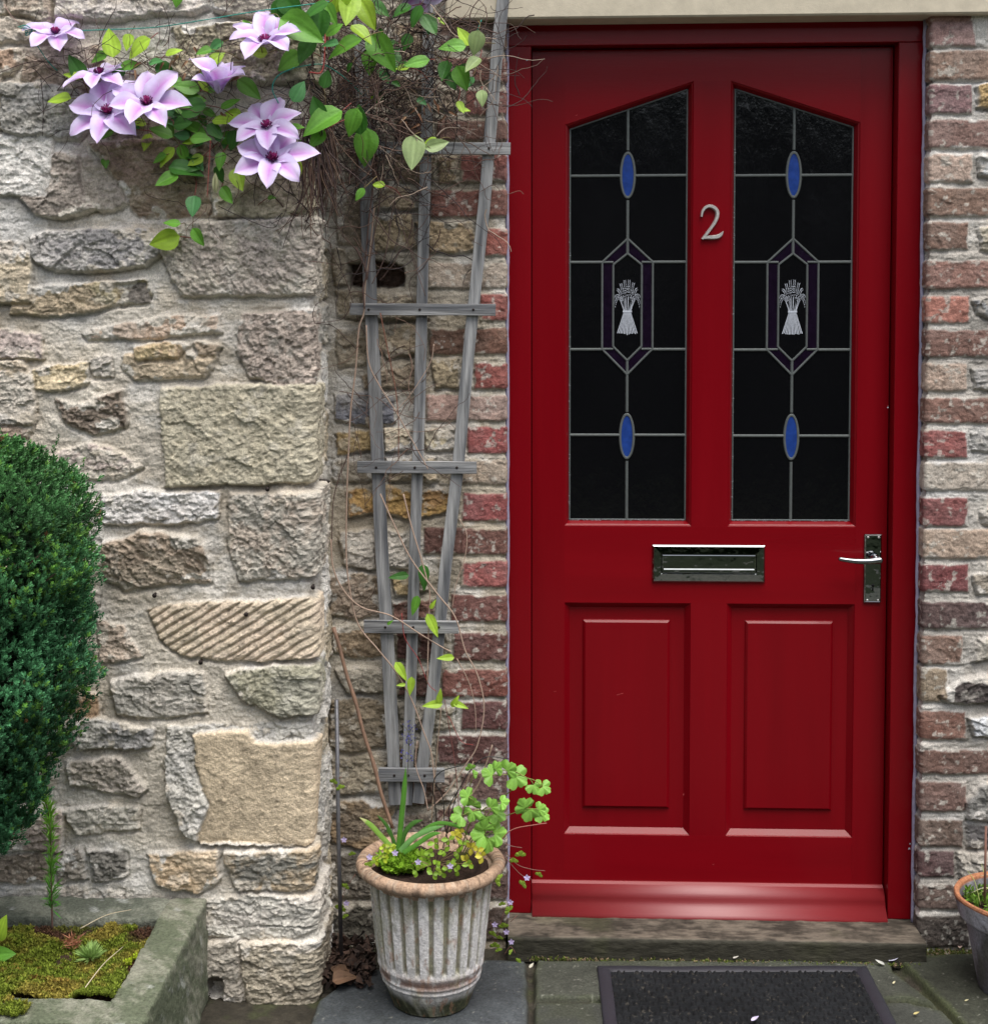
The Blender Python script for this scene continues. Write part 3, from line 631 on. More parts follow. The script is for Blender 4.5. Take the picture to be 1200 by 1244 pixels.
def rings(m_, polys, ys, cap=True):
    n = len(polys[0]); V = []; F = []
    for p, y in zip(polys, ys): V += [(x, y, z) for x, z in p]
    for k in range(len(polys)-1):
        for i in range(n): F.append((k*n+i, k*n+(i+1) % n, (k+1)*n+(i+1) % n, (k+1)*n+i))
    if cap: F.append(tuple((len(polys)-1)*n+i for i in range(n)))
    m_.add(V, F)
YG = YL+.020
def lead_strip(m_, a, b, w_, y, h=.0022):
    a = np.array(a); b = np.array(b); t = (b-a)/np.linalg.norm(b-a); nn = np.array([-t[1], t[0]])
    q = [a+nn*w_, a+nn*w_*.4, a-nn*w_*.4, a-nn*w_]; r = [b+nn*w_, b+nn*w_*.4, b-nn*w_*.4, b-nn*w_]; yy = [y, y-h, y-h, y]
    m_.add([(p[0], yy[i], p[1]) for i, p in enumerate(q)]+[(p[0], yy[i], p[1]) for i, p in enumerate(r)], [(0,1,5,4),(1,2,6,5),(2,3,7,6)])
rl = random.Random(5)
for side, (poly, pan) in enumerate([(lightL, panL), (lightR, panR)]):
    # moulding from the face down to the glass
    mb = MB(); inn = inset(poly, .0115)
    if side == 0: inn = [(x, z) for x, z in inn]
    rings(mb, [poly, inset(poly, .0025), inset(poly, .0045), inset(poly, .010), inn], [YL+.0002, YL+.0030, YL+.0045, YL+.0165, YG+.002], cap=False)
    flat(mb.build('glazing_bead', M['paint'], dr, cols=False))
    gp = thing('glass', None, None, (0,0,0)) if False else None
    mb = MB(); a = inset(poly, .009); n = 4
    mb.add([(x, YG, z) for x, z in a], [(0,1,2,3)]); gl = mb.build('leaded_glass', M['glass'], dr, cols=False)
    gl['label'] = 'dark leaded glass left of the number' if side == 0 else 'dark leaded glass right of the number'
    def Q(px, py, s=side):
        p = at(px+.0, py, YG); x = p[0]
        return (x, p[2]) if s == 0 else (x+dxR, p[2]-.0015)
    dxR = at(962.3, 360, YG)[0]-at(761.8, 360, YG)[0]
    gx0, gx1, gz0 = min(p[0] for p in inn), max(p[0] for p in inn), min(p[1] for p in inn)
    mid = Q(761.8, 360)[0]; zm = lambda py: Q(762, py)[1]
    def topz(x): # sloping top edge of the glass
        (xa, z_a), (xb, z_b) = (inn[3], inn[2]); return z_a+(z_b-z_a)*(x-xa)/(xb-xa)
    mb = MB(); yl = YG-.0004; wl = .0034
    hw_out, hw_in = .0595, .0335
    zT, zt1, zt0, zB = zm(290), zm(318.5), zm(424), zm(455)
    zTi, zBi = zm(308), zm(438)
    for py in (213.5, 318.5, 424.5, 528.5):
        z = zm(py)
        for x0_, x1_ in ([(gx0, mid-(.016 if py in (213.5, 528.5) else hw_out)), (mid+(.016 if py in (213.5, 528.5) else hw_out), gx1)]): lead_strip(mb, (x0_, z), (x1_, z), wl, yl)
    el_w, el_h = .0135, .0585
    e1, e2 = zm(213), zm(530)
    for z0_, z1_ in [(zT-.002, e1-el_h), (e1+el_h, topz(mid)), (gz0, e2-el_h), (e2+el_h, zB+.002), (zTi, zT), (zB, zBi)]: lead_strip(mb, (mid, z0_), (mid, z1_), wl, yl-.0002)
    def hexa(h_, t, b, tt, bb): return [(mid, t), (mid+h_, tt), (mid+h_, bb), (mid, b), (mid-h_, bb), (mid-h_, tt)]
    hexo = hexa(hw_out, zT, zB, zt1, zt0); hexi = hexa(hw_in, zTi, zBi, zt1-.006, zt0+.006)
    for hx in (hexo, hexi):
        for i in range(6): lead_strip(mb, hx[i], hx[(i+1) % 6], .0027, yl-.0004)
    for sx in (-1, 1):
        for z in (zt1, zt0): lead_strip(mb, (mid+sx*hw_out, z), (mid+sx*hw_in, z), .0027, yl-.0003)
    for e_ in (e1, e2):
        N_ = 36; V = []; F = []
        for i in range(N_):
            a_ = 2*math.pi*i/N_; c_, s_ = math.cos(a_), math.sin(a_)
            for k, y in ((1.42, yl), (1.28, yl-.0024), (1.06, yl-.0024), (.92, yl)): V.append((mid+c_*el_w*k, y, e_+s_*(el_h*.84+el_w*(k-1)*1.2)))
        for i in range(N_):
            j = (i+1) % N_; F += [(4*i+k, 4*j+k, 4*j+k+1, 4*i+k+1) for k in range(3)]
        mb.add(V, F)
    # came round the edge of the pane
    ed = inset(poly, .0125)
    for i in range(4): lead_strip(mb, ed[i], ed[(i+1) % 4], .0022, yl-.0001)
    flat(mb.build('leading', M['lead'], gl, cols=False))
    for e_ in (e1, e2):
        mb = MB(); N_ = 36; mb.add([(mid+math.cos(2*math.pi*i/N_)*el_w, yl-.0008, e_+math.sin(2*math.pi*i/N_)*el_h*.84) for i in range(N_)], [tuple(range(N_))]); mb.build('blue_oval', M['blue'], gl, cols=False)
    mb = MB(); mb.add([(x, yl-.0002, z) for x, z in hexo]+[(x, yl-.0002, z) for x, z in hexi], [(i, (i+1) % 6, 6+(i+1) % 6, 6+i) for i in range(6)]); mb.build('purple_border', M['purple'], gl, cols=False)
    # wheat sheaf emblem etched in white
    mb = MB(); y = YG-.0008; u = 1/527.
    zt2 = zm(378.5); zb2 = zm(407)
    for i in range(13):
        t = (i-6)/6; a0, a1 = mid+t*4.0*u, mid+t*12.2*u; w0, w1 = .26*u, .58*u; zb_ = zb2+abs(t)*1.5*u+rl.uniform(0, 1.4)*u
        mb.add([(a0-w0, y, zt2), (a1-w1, y, zb_), (a1+w1, y, zb_), (a0+w0, y, zt2)], [(0,1,2,3)])
    mb.add([(mid-5.6*u, y-.0006, zt2-1*u), (mid+5.6*u, y-.0006, zt2-1*u), (mid+5.6*u, y-.0006, zt2+1.4*u), (mid-5.6*u, y-.0006, zt2+1.4*u)], [(0,1,2,3)])
    base = np.array([mid, zt2+1.2*u])
    ears = [(math.radians(a_), 1.0) for a_ in (-88,-70,-50,-31,-12,8,28,48,68,88)]+[(math.radians(a_), .62) for a_ in (-60,-25,5,35,62)]
    for A, f_ in ears:
        tip = np.array([16.0*math.sin(A)*f_, (4+34*max(0, math.cos(A))**1.0)*(.55+.45*f_)])*u; p1 = np.array([tip[0]*.75, max(tip[1]*.72, 27*u*f_)]); b0_ = base+np.array([math.sin(A)*4.6*u, 0])
        pth = [b0_*(1-q)**2+base*(1-(1-q)**2)+2*q*(1-q)*p1+q*q*tip for q in np.linspace(0, 1, 15)]
        for q in range(1, 15):
            tg = pth[q]-pth[q-1]; tg /= np.linalg.norm(tg)+1e-9; nn = np.array([-tg[1], tg[0]])
            if q < 7:
                p_, r_ = pth[q-1], pth[q]; w_ = .22*u; mb.add([(p_[0]-w_, y, p_[1]), (r_[0]-w_, y, r_[1]), (r_[0]+w_, y, r_[1]), (p_[0]+w_, y, p_[1])], [(0,1,2,3)]); continue
            if q % 2 == 0 and f_ < 1: continue
            for sg in (-1, 1):
                c_ = pth[q]+nn*sg*1.0*u; a_ = c_-tg*1.0*u-nn*sg*.5*u; b_ = c_+tg*1.2*u+nn*sg*.5*u; wv_ = nn*.34*u
                mb.add([(a_[0], y, a_[1]), (c_[0]+wv_[0], y, c_[1]+wv_[1]), (b_[0], y, b_[1]), (c_[0]-wv_[0], y, c_[1]-wv_[1])], [(0,1,2,3)])
    mb.build('wheat_sheaf_emblem', M['etch'], gl, cols=False, smooth=False)
    # old putty and grime where the glass meets the bead
    mb = MB()
    for i in range(150):
        if rl.random() < .6: x = rl.uniform(gx0, gx1); z = gz0+rl.uniform(-.001, .003)
        else: x = gx0+rl.uniform(-.001, .002); z = rl.uniform(gz0, za-.02)
        r = rl.uniform(.0005, .0013); mb.add([(x-r*2, YG-.003, z), (x, YG-.003, z-r), (x+r*2, YG-.003, z), (x, YG-.003, z+r)], [(0,1,2,3)])
    mb.build('old_putty', M['putty'], gl, cols=False)
    # lower fielded panel
    mb = MB(); x0_, x1_ = min(p[0] for p in pan), max(p[0] for p in pan); yp = YL+.015
    ins = inset(pan, .0135); fz1 = (P(760,753)[1]+P(960,756)[1])/2; fz0 = (P(760,984)[1]+P(960,986)[1])/2
    fa = [(x0_+.044, fz0), (x1_-.047, fz0), (x1_-.047, fz1), (x0_+.044, fz1)]
    rings(mb, [pan, inset(pan, .002), ins, fa, inset(fa, .0015), inset(fa, .0065)], [YL+.0002, YL+.0030, yp, yp, yp-.0030, yp-.0075])
    flat(mb.build('panel', M['paint'], dr, cols=False))
# weatherboard
zw1, zw0 = (P(650,1068)[1]+P(1073,1074)[1])/2, (P(650,1109)[1]+P(1073,1114)[1])/2+.007
prof = []
h = zw1-zw0
for t, d in [(0,.0),(0,.004),(.06,.012),(.14,.020),(.24,.027),(.32,.0305),(.40,.0320),(.48,.0330),(.56,.0355),(.64,.0405),(.72,.0470),(.80,.0530),(.86,.0565),(.91,.0575),(1.0,.0570),(1.0,.0)]: prof.append((YL-d-.0006, zw1-h*t))
mb = MB(); wx0 = at(646,1090,YL-.02)[0]; wx1 = at(1075,1092,YL-.02)[0]; n = len(prof)
wx0 = max(wx0, lx0+.002); wx1 = min(wx1, lx1-.004)
mb.add([(wx0, y, z) for y, z in prof]+[(wx1, y, z) for y, z in prof], [(i, i+1, n+i+1, n+i) for i in range(n-1)]+[tuple(range(n))[::-1], tuple(range(n, 2*n))])
wb = mb.build('weatherboard', M['paint_w'], dr, cols=False); wb.data.polygons.foreach_set('use_smooth', [1 < i < 13 for i in range(len(wb.data.polygons))])
# letterbox
c0 = P(792,661.5); c1 = P(928.5,707.5)
mb = MB(); rings(mb, [[(c0[0], c1[1]), (c1[0], c1[1]), (c1[0], c0[1]), (c0[0], c0[1])]]+[inset([(c0[0], c1[1]), (c1[0], c1[1]), (c1[0], c0[1]), (c0[0], c0[1])], d) for d in (.0005, .0035, .020, .0215)], [YL, YL-.004, YL-.007, YL-.0075, YL-.0045], cap=True)
lb = flat(mb.build('letterbox', M['chrome'], dr, cols=False))
ff = inset([(c0[0], c1[1]), (c1[0], c1[1]), (c1[0], c0[1]), (c0[0], c0[1])], .0225)
mb = MB(); rings(mb, [ff, inset(ff, .001), inset(ff, .0025)], [YL-.0046, YL-.0072, YL-.0078]); flap = flat(mb.build('flap', M['chrome'], lb, cols=False))
zl = ff[0][1]+.0075; mb = MB(); mb.add([(ff[0][0]+.004, YL-.0079, zl+.0035), (ff[1][0]-.004, YL-.0079, zl+.0035), (ff[1][0]-.004, YL-.0125, zl+.0015), (ff[0][0]+.004, YL-.0125, zl+.0015), (ff[0][0]+.004, YL-.0079, zl), (ff[1][0]-.004, YL-.0079, zl)], [(0,3,2,1),(3,4,5,2)]); flat(mb.build('flap_lip', M['chrome'], lb, cols=False))
# handle
h0 = P(1049,648.5); h1 = P(1069,732); hc = (h0[0]+h1[0])/2
hp = [(h0[0], h1[1]), (h1[0], h1[1]), (h1[0], h0[1]), (h0[0], h0[1])]
mb = MB(); rings(mb, [hp, inset(hp, .0006), inset(hp, .003), inset(hp, .004)], [YL, YL-.005, YL-.0075, YL-.0072]); hd = flat(mb.build('door_handle', M['chrome'], dr, cols=False))
zh = P(1058,677)[1]; mb = MB()
mb.tube([(hc, YL-.006, zh+.002), (hc, YL-.018, zh+.002), (hc, YL-.045, zh)], [.0115, .0100, .0085], n=16)
mb.tube(curve_pts([(hc+.010, YL-.045, zh+.002), (hc, YL-.048, zh+.001), (hc-.02, YL-.049, zh-.001), (hc-.05, YL-.048, zh-.001), (hc-.082, YL-.047, zh+.003), (hc-.087, YL-.044, zh+.004)], 5), [.006,.008,.009,.009,.0085,.0082,.0080,.0078,.0075,.0074,.0072,.007,.0068,.0066,.0064,.0062,.006,.0058,.0056,.0054,.0052,.005,.0048,.0045,.004,.003], n=14)
mb.build('lever', M['chrome'], hd, cols=False)
for sx in (-1, 1):
    for z in (h0[1]-.007, h1[1]+.007): mb = MB(); mb.tube([(hc+sx*.0125, YL-.007, z), (hc+sx*.0125, YL-.0095, z)], [.0032, .0018], n=10); mb.build('screw', M['nickel'], hd, cols=False)
mb = MB(); zk = P(1058,712)[1]; mb.tube([(hc, YL-.0070, zk+.003), (hc, YL-.0078, zk+.003)], .0036, n=12); mb.box((hc-.0018, YL-.0078, zk-.010), (hc+.0018, YL-.0070, zk+.003)); mb.build('keyhole', M['dark'], hd, cols=False)
# number 2
def ribbon(m_, pts, wd, y0, y1):
    pts = np.array(curve_pts([np.array([p[0], p[1], 0.]) for p in pts], 6))[:, :2]; n = len(pts); wd = np.interp(np.linspace(0, 1, n), np.linspace(0, 1, len(wd)), wd)
    T_ = np.gradient(pts, axis=0); T_ /= np.linalg.norm(T_, axis=1)[:, None]; N_ = np.stack([-T_[:, 1], T_[:, 0]], 1)
    V = []; F = []
    for i in range(n):
        for o_, y in ((1, y1), (.55, y0), (-.55, y0), (-1, y1)): q = pts[i]+N_[i]*wd[i]*o_; V.append((q[0], y, q[1]))
    for i in range(n-1): F += [(4*i+k, 4*i+k+1, 4*i+5+k, 4*i+4+k) for k in range(3)]
    F += [(0,1,2,3), (4*n-1, 4*n-2, 4*n-3, 4*n-4)]; m_.add(V, F)
def D(a, b): p = at(820+a/12, 230+b/12, YL); return (p[0], p[2])
k = .5/12/527
mb = MB(); ribbon(mb, [D(380,402), D(392,330), D(440,266), D(500,248), D(560,268), D(606,320), D(608,400), D(570,490), D(500,590), D(430,680), D(388,728)], [x*k*1.1 for x in (30,38,44,50,56,58,56,50,44,40,30)], YL-.008, YL-.001)
ribbon(mb, [D(384,726), D(450,704), D(540,702), D(620,690), D(668,655), D(694,612)], [x*k for x in (14,56,66,70,52,10)], YL-.0075, YL-.0012)
nb = flat(mb.build('house_number', M['nickel'], dr, cols=False))
# small scratches and chips in the gloss
mb = MB()
for px, py, w_, h_, a in [(753,843,.008,.0006,.3),(674,840,.003,.0006,.1),(830,965,.0008,.003,0),(643,839,.0015,.001,0),(866,1050,.002,.0008,0),(1078,493,.0012,.0012,0),(700,140,.002,.0008,.3)]:
    p = P(px, py); mb.add([(p[0]-w_, YL-.0006, p[1]-h_-w_*a), (p[0]+w_, YL-.0006, p[1]+w_*a-h_*.5), (p[0]+w_, YL-.0006, p[1]+h_+w_*a), (p[0]-w_, YL-.0006, p[1]+h_*.3-w_*a)], [(0,1,2,3)])
mb.build('paint_scratches', mat('pink scratch', (.45,.08,.08), .5), dr, cols=False)

# ------------------------------------------------------------------ sill (one relief block)
sx0, sx1 = at(617,1150,-.078)[0], at(1125,1150,-.078)[0]
def sill():
    ys = np.concatenate([np.linspace(.16, -.074, 50)]); n = 420; X = np.linspace(sx0, sx1, n)
    zf = at(870,1144,-.078)[2]
    prof = [(y, zs-.0005+(zf+.004-zs)*np.clip((YF-y)/(YF+.076), 0, 1)) for y in ys]+[(-.077, zf+.001), (-.079, zf-.003)]+[(-.079, z) for z in np.linspace(zf-.006, -.012, 12)]
    pr = np.array(prof); XX, K = np.meshgrid(X, np.arange(len(pr))); YY = pr[:, 0][:, None]+0*XX; ZZ = pr[:, 1][:, None]+0*XX
    s = np.cumsum(np.r_[0, np.hypot(np.diff(pr[:, 0]), np.diff(pr[:, 1]))])[:, None]+0*XX
    gr = fbm(XX*.25, s, 90, 5, 31, .62); n2 = fbm(XX, s, 20, 4, 33); d = .0014*gr+.0012*n2
    top = (K < len(ys)); ZZ = ZZ+np.where(top, d, 0); YY = YY-np.where(top, 0, d)
    worn = sst(-.4, .5, fbm(XX, s, 12, 5, 35, .65)+.6*gr)[..., None]
    C = lin((54,50,44))*(1-worn)+lin((102,94,84))*worn
    C = np.where(top[..., None], C, (lin((56,54,46))*(1+.4*gr[..., None])))
    gm = sst(.0, .5, fbm(XX, s, 8, 4, 36))[..., None]*.35; C = C*(1-gm)+lin((74,76,52))*gm
    V = np.stack([XX, YY, ZZ], 2).reshape(-1, 3); nu, nv = n, len(pr); idx = np.arange(nu*nv).reshape(nv, nu)
    Fc = np.stack([idx[1:, :-1], idx[1:, 1:], idx[:-1, 1:], idx[:-1, :-1]], axis=2).reshape(-1, 4)
    V2 = V.copy(); e0 = list(idx[:, 0]); e1_ = list(idx[:, -1])
    ob = mesh_obj('door_sill', V, Fc, M['sill'], None, C.reshape(-1, 3)); return ob
o = sill(); tag(o, 'weathered grey timber sill under the red front door', 'door sill')
# end grain caps of the sill
for x, s in ((sx0, -1), (sx1, 1)):
    mb = MB(); zf = at(870,1144,-.078)[2]; pts = [(.16, zs-.001), (.16, -.02), (-.078, -.02), (-.0785, zf-.004), (-.075, zf+.002), (.05, zs-.001)]
    mb.add([(x+s*.0004, y, z) for y, z in pts], [tuple(range(6)) if s < 0 else tuple(range(6))[::-1]], lin((70,66,56))); mb.build('end_grain', M['sill'], o)

# ------------------------------------------------------------------ doormat
a, b, c, d_ = gnd(725,1172,.008), gnd(1052,1172,.008), gnd(1090,1244,.008), gnd(733,1244,.008)
dl = (d_-a)/np.linalg.norm(d_-a); drr = (c-b)/np.linalg.norm(c-b); L_ = .42
c2 = b+drr*L_; d2 = a+dl*L_
def mp(u, v): return a*(1-u)*(1-v)+b*u*(1-v)+c2*u*v+d2*(1-u)*v
dm = thing('doormat', 'black doormat with a rubber border lying before the red door', 'doormat', tuple(mp(.5,.5)*np.array([1,1,0])))
bw = .036
mb = MB(); N_ = 60; V = []; F = []
def ring(u0, v0, z, wob=0):
    pts = []
    for k in range(4):
        cs = [(u0,v0),(1-u0,v0),(1-u0,1-v0),(u0,1-v0)]; p, q = cs[k], cs[(k+1) % 4]
        for i in range(N_):
            t = i/N_; p_ = mp(p[0]+(q[0]-p[0])*t, p[1]+(q[1]-p[1])*t); pts.append((p_[0]+wob*rl.uniform(-1,1), p_[1]+wob*rl.uniform(-1,1), z+.0008*math.sin(t*17+k)))
    return pts
R4 = [ring(0, 0, .001, .0006), ring(0, 0, .0045, .0004), ring(.006, .008, .0065), ring(.045, .062, .0065), ring(.050, .068, .003)]
V = sum(R4, []); n = 4*N_
for k in range(4):
    for i in range(n): F.append((k*n+i, k*n+(i+1) % n, (k+1)*n+(i+1) % n, (k+1)*n+i))
mb.add(V, F); mb.build('rubber_border', M['rubber'], dm, cols=False)
nu, nv = 330, 230; uu = np.linspace(.047, .953, nu); vv = np.linspace(.065, .935, nv); UU, VV = np.meshgrid(uu, vv)
PP = a[None,None]*((1-UU)*(1-VV))[...,None]+b*(UU*(1-VV))[...,None]+c2*(UU*VV)[...,None]+d2*((1-UU)*VV)[...,None]
cu, cv = UU*30, VV*20; ph = ((np.floor(cu)+np.floor(cv)) % 2)
rib = np.where(ph > 0, np.abs(np.sin(cu*math.pi*1.5)), np.abs(np.sin(cv*math.pi*1.5)))
nn_ = fbm(PP[...,0], PP[...,1], 130, 4, 71)
dirt = fbm(PP[...,0], PP[...,1], 10, 4, 72)
PP[..., 2] = .0025+.0055*rib+.0006*nn_
C = lin((30,31,33))*(1+.35*nn_+.35*dirt)[..., None]; sp = sst(.45, .6, fbm(PP[...,0], PP[...,1], 160, 3, 73))[..., None]; C = C*(1-sp*.3)+lin((100,94,84))*sp*.3
idx = np.arange(nu*nv).reshape(nv, nu); Fc = np.stack([idx[1:, :-1], idx[1:, 1:], idx[:-1, 1:], idx[:-1, :-1]], axis=2).reshape(-1, 4)
mesh_obj('ribbed_fibre', PP.reshape(-1, 3), Fc, M['carpet'], dm, C.reshape(-1, 3))

# ------------------------------------------------------------------ stone trough
tz = .215; tX1 = -1.125; tY0 = YS-.006; tY1 = -.832; tX0 = -2.35
ixr = at(193,1113,-.383)[0]; iy0, iy1 = gnd(150,1114,tz)[1], gnd(140,1212,tz)[1]
tr = thing('stone_trough', 'weathered grey stone trough full of moss below the stone wall', 'trough', ((tX0+tX1)/2, (tY0+tY1)/2, 0))
def rough_box(name, a, b, m, parent, c1, c2, seed, st_=.006, amp=.004, rnd_=.008):
    """a box whose faces are displaced stone, edges worn round"""
    V = []; Fs = []; Cs = []; n0 = 0; a = np.array(a, float); b = np.array(b, float)
    for ax in range(3):
        o1, o2 = (ax+1) % 3, (ax+2) % 3
        n1, n2 = [max(2, int((b[o]-a[o])/st_)) for o in (o1, o2)]; n1 = min(n1, 260); n2 = min(n2, 260)
        s1, s2 = np.meshgrid(np.linspace(a[o1], b[o1], n1), np.linspace(a[o2], b[o2], n2))
        for sgn, v0 in ((-1, a[ax]), (1, b[ax])):
            Pt = np.zeros((n2, n1, 3)); Pt[..., ax] = v0; Pt[..., o1] = s1; Pt[..., o2] = s2
            q = np.clip(Pt, a+rnd_, b-rnd_); dv = Pt-q; ln = np.linalg.norm(dv, axis=2, keepdims=True); Nn = dv/(ln+1e-9); Pt = q+Nn*rnd_
            k1 = Pt[..., 0]+.6*Pt[..., 1]; k2 = Pt[..., 2]+.7*Pt[..., 1]
            h = amp*(fbm(k1, k2, 14, 4, seed)+.8*facets(k1, k2, 26, seed+2)+.35*facets(k1, k2, 70, seed+3))+.0012*fbm(k1, k2, 90, 3, seed+5)
            Pt = Pt+Nn*h[..., None]; f = fbm(k1, k2, 10, 4, seed+7)+.5*fbm(k1, k2, 70, 3, seed+8)
            mx_ = sst(-.3, .4, f)[..., None]; c = lin(c1)*(1-mx_)+lin(c2)*mx_; li = sst(.36, .6, fbm(k1, k2, 30, 5, seed+9, .65))[..., None]*.6; c = c*(1-li)+lin((168,170,166))*li
            idx = np.arange(n1*n2).reshape(n2, n1)+n0; F_ = np.stack([idx[:-1, :-1], idx[:-1, 1:], idx[1:, 1:], idx[1:, :-1]], 2).reshape(-1, 4)
            if sgn < 0: F_ = F_[:, ::-1]
            V.append(Pt.reshape(-1, 3)); Cs.append(c.reshape(-1, 3)); Fs.append(F_); n0 += n1*n2
    return mesh_obj(name, np.concatenate(V), np.concatenate(Fs), m, parent, np.concatenate(Cs))
TC = ((92,98,80), (132,132,118))
rough_box('side_wall', (ixr, tY1, -.02), (tX1, tY0, tz), M['trough'], tr, *TC, 51, .005)
rough_box('back_wall', (tX0, iy0, -.02), (ixr+.01, tY0, tz-.002), M['trough'], tr, (88,92,82), (122,124,112), 52, .005)
rough_box('front_wall', (tX0, tY1, -.02), (ixr+.01, iy1, tz-.001), M['trough'], tr, *TC, 53)
def soil_sheet(name, x0, x1, y0, y1, z, parent, seed, step=.005, amp=.012):
    U_ = np.arange(x0, x1+step, step); V_ = np.arange(y0, y1+step, step); UU, VV = np.meshgrid(U_, V_)
    H = z+amp*fbm(UU, VV, 12, 4, seed)+amp*.5*fbm(UU, VV, 70, 4, seed+1); C = lin((58,44,38))*(1+.6*fbm(UU, VV, 60, 4, seed+2))[..., None]
    idx = np.arange(len(U_)*len(V_)).reshape(len(V_), len(U_)); F_ = np.stack([idx[:-1, :-1], idx[:-1, 1:], idx[1:, 1:], idx[1:, :-1]], 2).reshape(-1, 4)
    return mesh_obj(name, np.stack([UU, VV, H], 2).reshape(-1, 3), F_, M['soil'], parent, C.reshape(-1, 3))
soil_sheet('soil', tX0+.02, ixr+.01, iy1-.01, iy0+.01, tz-.028, tr, 60)
# ------------------------------------------------------------------ unseen greenery added across the path to block low sky light and darken reflections
def quad_leaf():
    return np.array([[0,0,0],[.5,.45,.12],[0,1.,0],[-.5,.45,.12]]), np.array([[0,1,2,3]])
QV, QF = quad_leaf()
n = 26000
hx = rng.uniform(-9, 8, n); hz = rng.uniform(-.05, 3.25, n)
bulge = .35*np.array(fbm(hx, hz, .7, 3, 5)); hy = -7.6+bulge+rng.uniform(-.25, .12, n)
hz = hz+.35*fbm(hx, hx*0, .8, 3, 6)*(hz/3.1)
dirs = np.stack([rng.normal(0, .8, n), rng.normal(.9, .5, n), rng.normal(.3, .8, n)], 1)
cl = lin((44,70,30))[None]*rng.uniform(.5, 1.5, (n, 1))
hg = scatter('unseen_hedge', QV, QF, np.stack([hx, hy, hz], 1), frames(dirs, rng.uniform(0, 6.28, n), rng.uniform(.14, .26, n)), cl, M['shrub'])
tag(hg, 'tall dark greenery, unseen, added across from the red door to block low sky light', 'unseen_hedge')

# ------------------------------------------------------------------ trellis
def Wp(px, py, y): p = at(px, py, y); return np.array([p[0], p[1], p[2]])
tl = thing('trellis', 'silvered wooden fan trellis fixed to the wall left of the red door', 'trellis', tuple(Wp(485, 980, -.03)))
def slat(pts, wpx, y0, th, m, vertical=True, seed=0):
    """bar along pixel polyline; y0 = front face; real thickness th"""
    Pw = np.array([Wp(px, py, y0) for px, py in pts]); n = max(12, int(np.linalg.norm(Pw[-1]-Pw[0])/.008))
    s = np.r_[0, np.cumsum(np.linalg.norm(np.diff(Pw, axis=0), axis=1))]; t = np.linspace(0, s[-1], n)
    C_ = np.stack([np.interp(t, s, Pw[:, k]) for k in range(3)], 1); T_ = np.gradient(C_, axis=0); T_ /= np.linalg.norm(T_, axis=1)[:, None]
    N_ = np.stack([-T_[:, 2], 0*T_[:, 0], T_[:, 0]], 1); hw_ = wpx/527./2; mb_ = MB(); V = []; Cc = []; F = []
    prof = [(-1, th), (-1, .0012), (-.93, 0), (-.5, 0), (0, 0), (.5, 0), (.93, 0), (1, .0012), (1, th)]
    k = len(prof); nz = np.array([vn(np.array([i*.13]), np.array([seed*3.7]), seed)[0] for i in range(n)])
    for i in range(n):
        w_ = hw_*(1+.035*nz[i])
        for j, (o, d) in enumerate(prof):
            p = C_[i]+N_[i]*o*w_; g_ = vn(np.array([i*.12]), np.array([j*1.9+seed]), 7)[0]; V.append((p[0], p[1]+d+(.0006*g_ if d == 0 else 0), p[2]))
            b = .5+.5*vn(np.array([i*.05]), np.array([j*.8+seed*5.]), 9)[0]+.25*g_; Cc.append(lin((92,94,98))*(1-b)+lin((162,162,162))*b)
    for i in range(n-1):
        for j in range(k-1): F.append((i*k+j, i*k+j+1, (i+1)*k+j+1, (i+1)*k+j))
    F += [tuple(range(k)), tuple((n-1)*k+j for j in range(k))[::-1]]
    mb_.add(V, F, Cc); return flat(mb_.build('slat' if vertical else 'crossbar', m, tl))
slat([(434,-60),(440,110),(447,300),(455,470),(463,660),(470,770),(477,905),(480,978)], 15.5, -.034, .010, M['wood'], seed=1)
slat([(522,-60),(519,120),(514,300),(510,480),(504,660),(500,800),(494,978)], 13.5, -.0335, .010, M['wood'], seed=2)
slat([(618,-60),(604,60),(588,250),(570,420),(556,570),(541,690),(528,820),(512,940),(508,976)], 14.5, -.036, .010, M['wood'], seed=3)
for k, (x0, x1, y_, w_) in enumerate([(458,620,180,14.5),(425,602,376,14),(434,579,568,14.5),(442,557,762,15.5),(460,540,942,17)]):
    s = slat([(x0,y_-.5),(x1,y_+.5)], w_, -.0465, .0095, M['wood_h'], False, seed=10+k)
    xs = [[440,515,594],[448,510,575],[457,504,555],[468,502,533],[479,496,516]][k]
    for xx in xs:
        mb = MB(); p = Wp(xx, y_, -.0468); mb.tube([(p[0], p[1]+.001, p[2]), (p[0], p[1]-.0012, p[2])], .0030, n=8); mb.build('nail', M['nail'], s, cols=False)

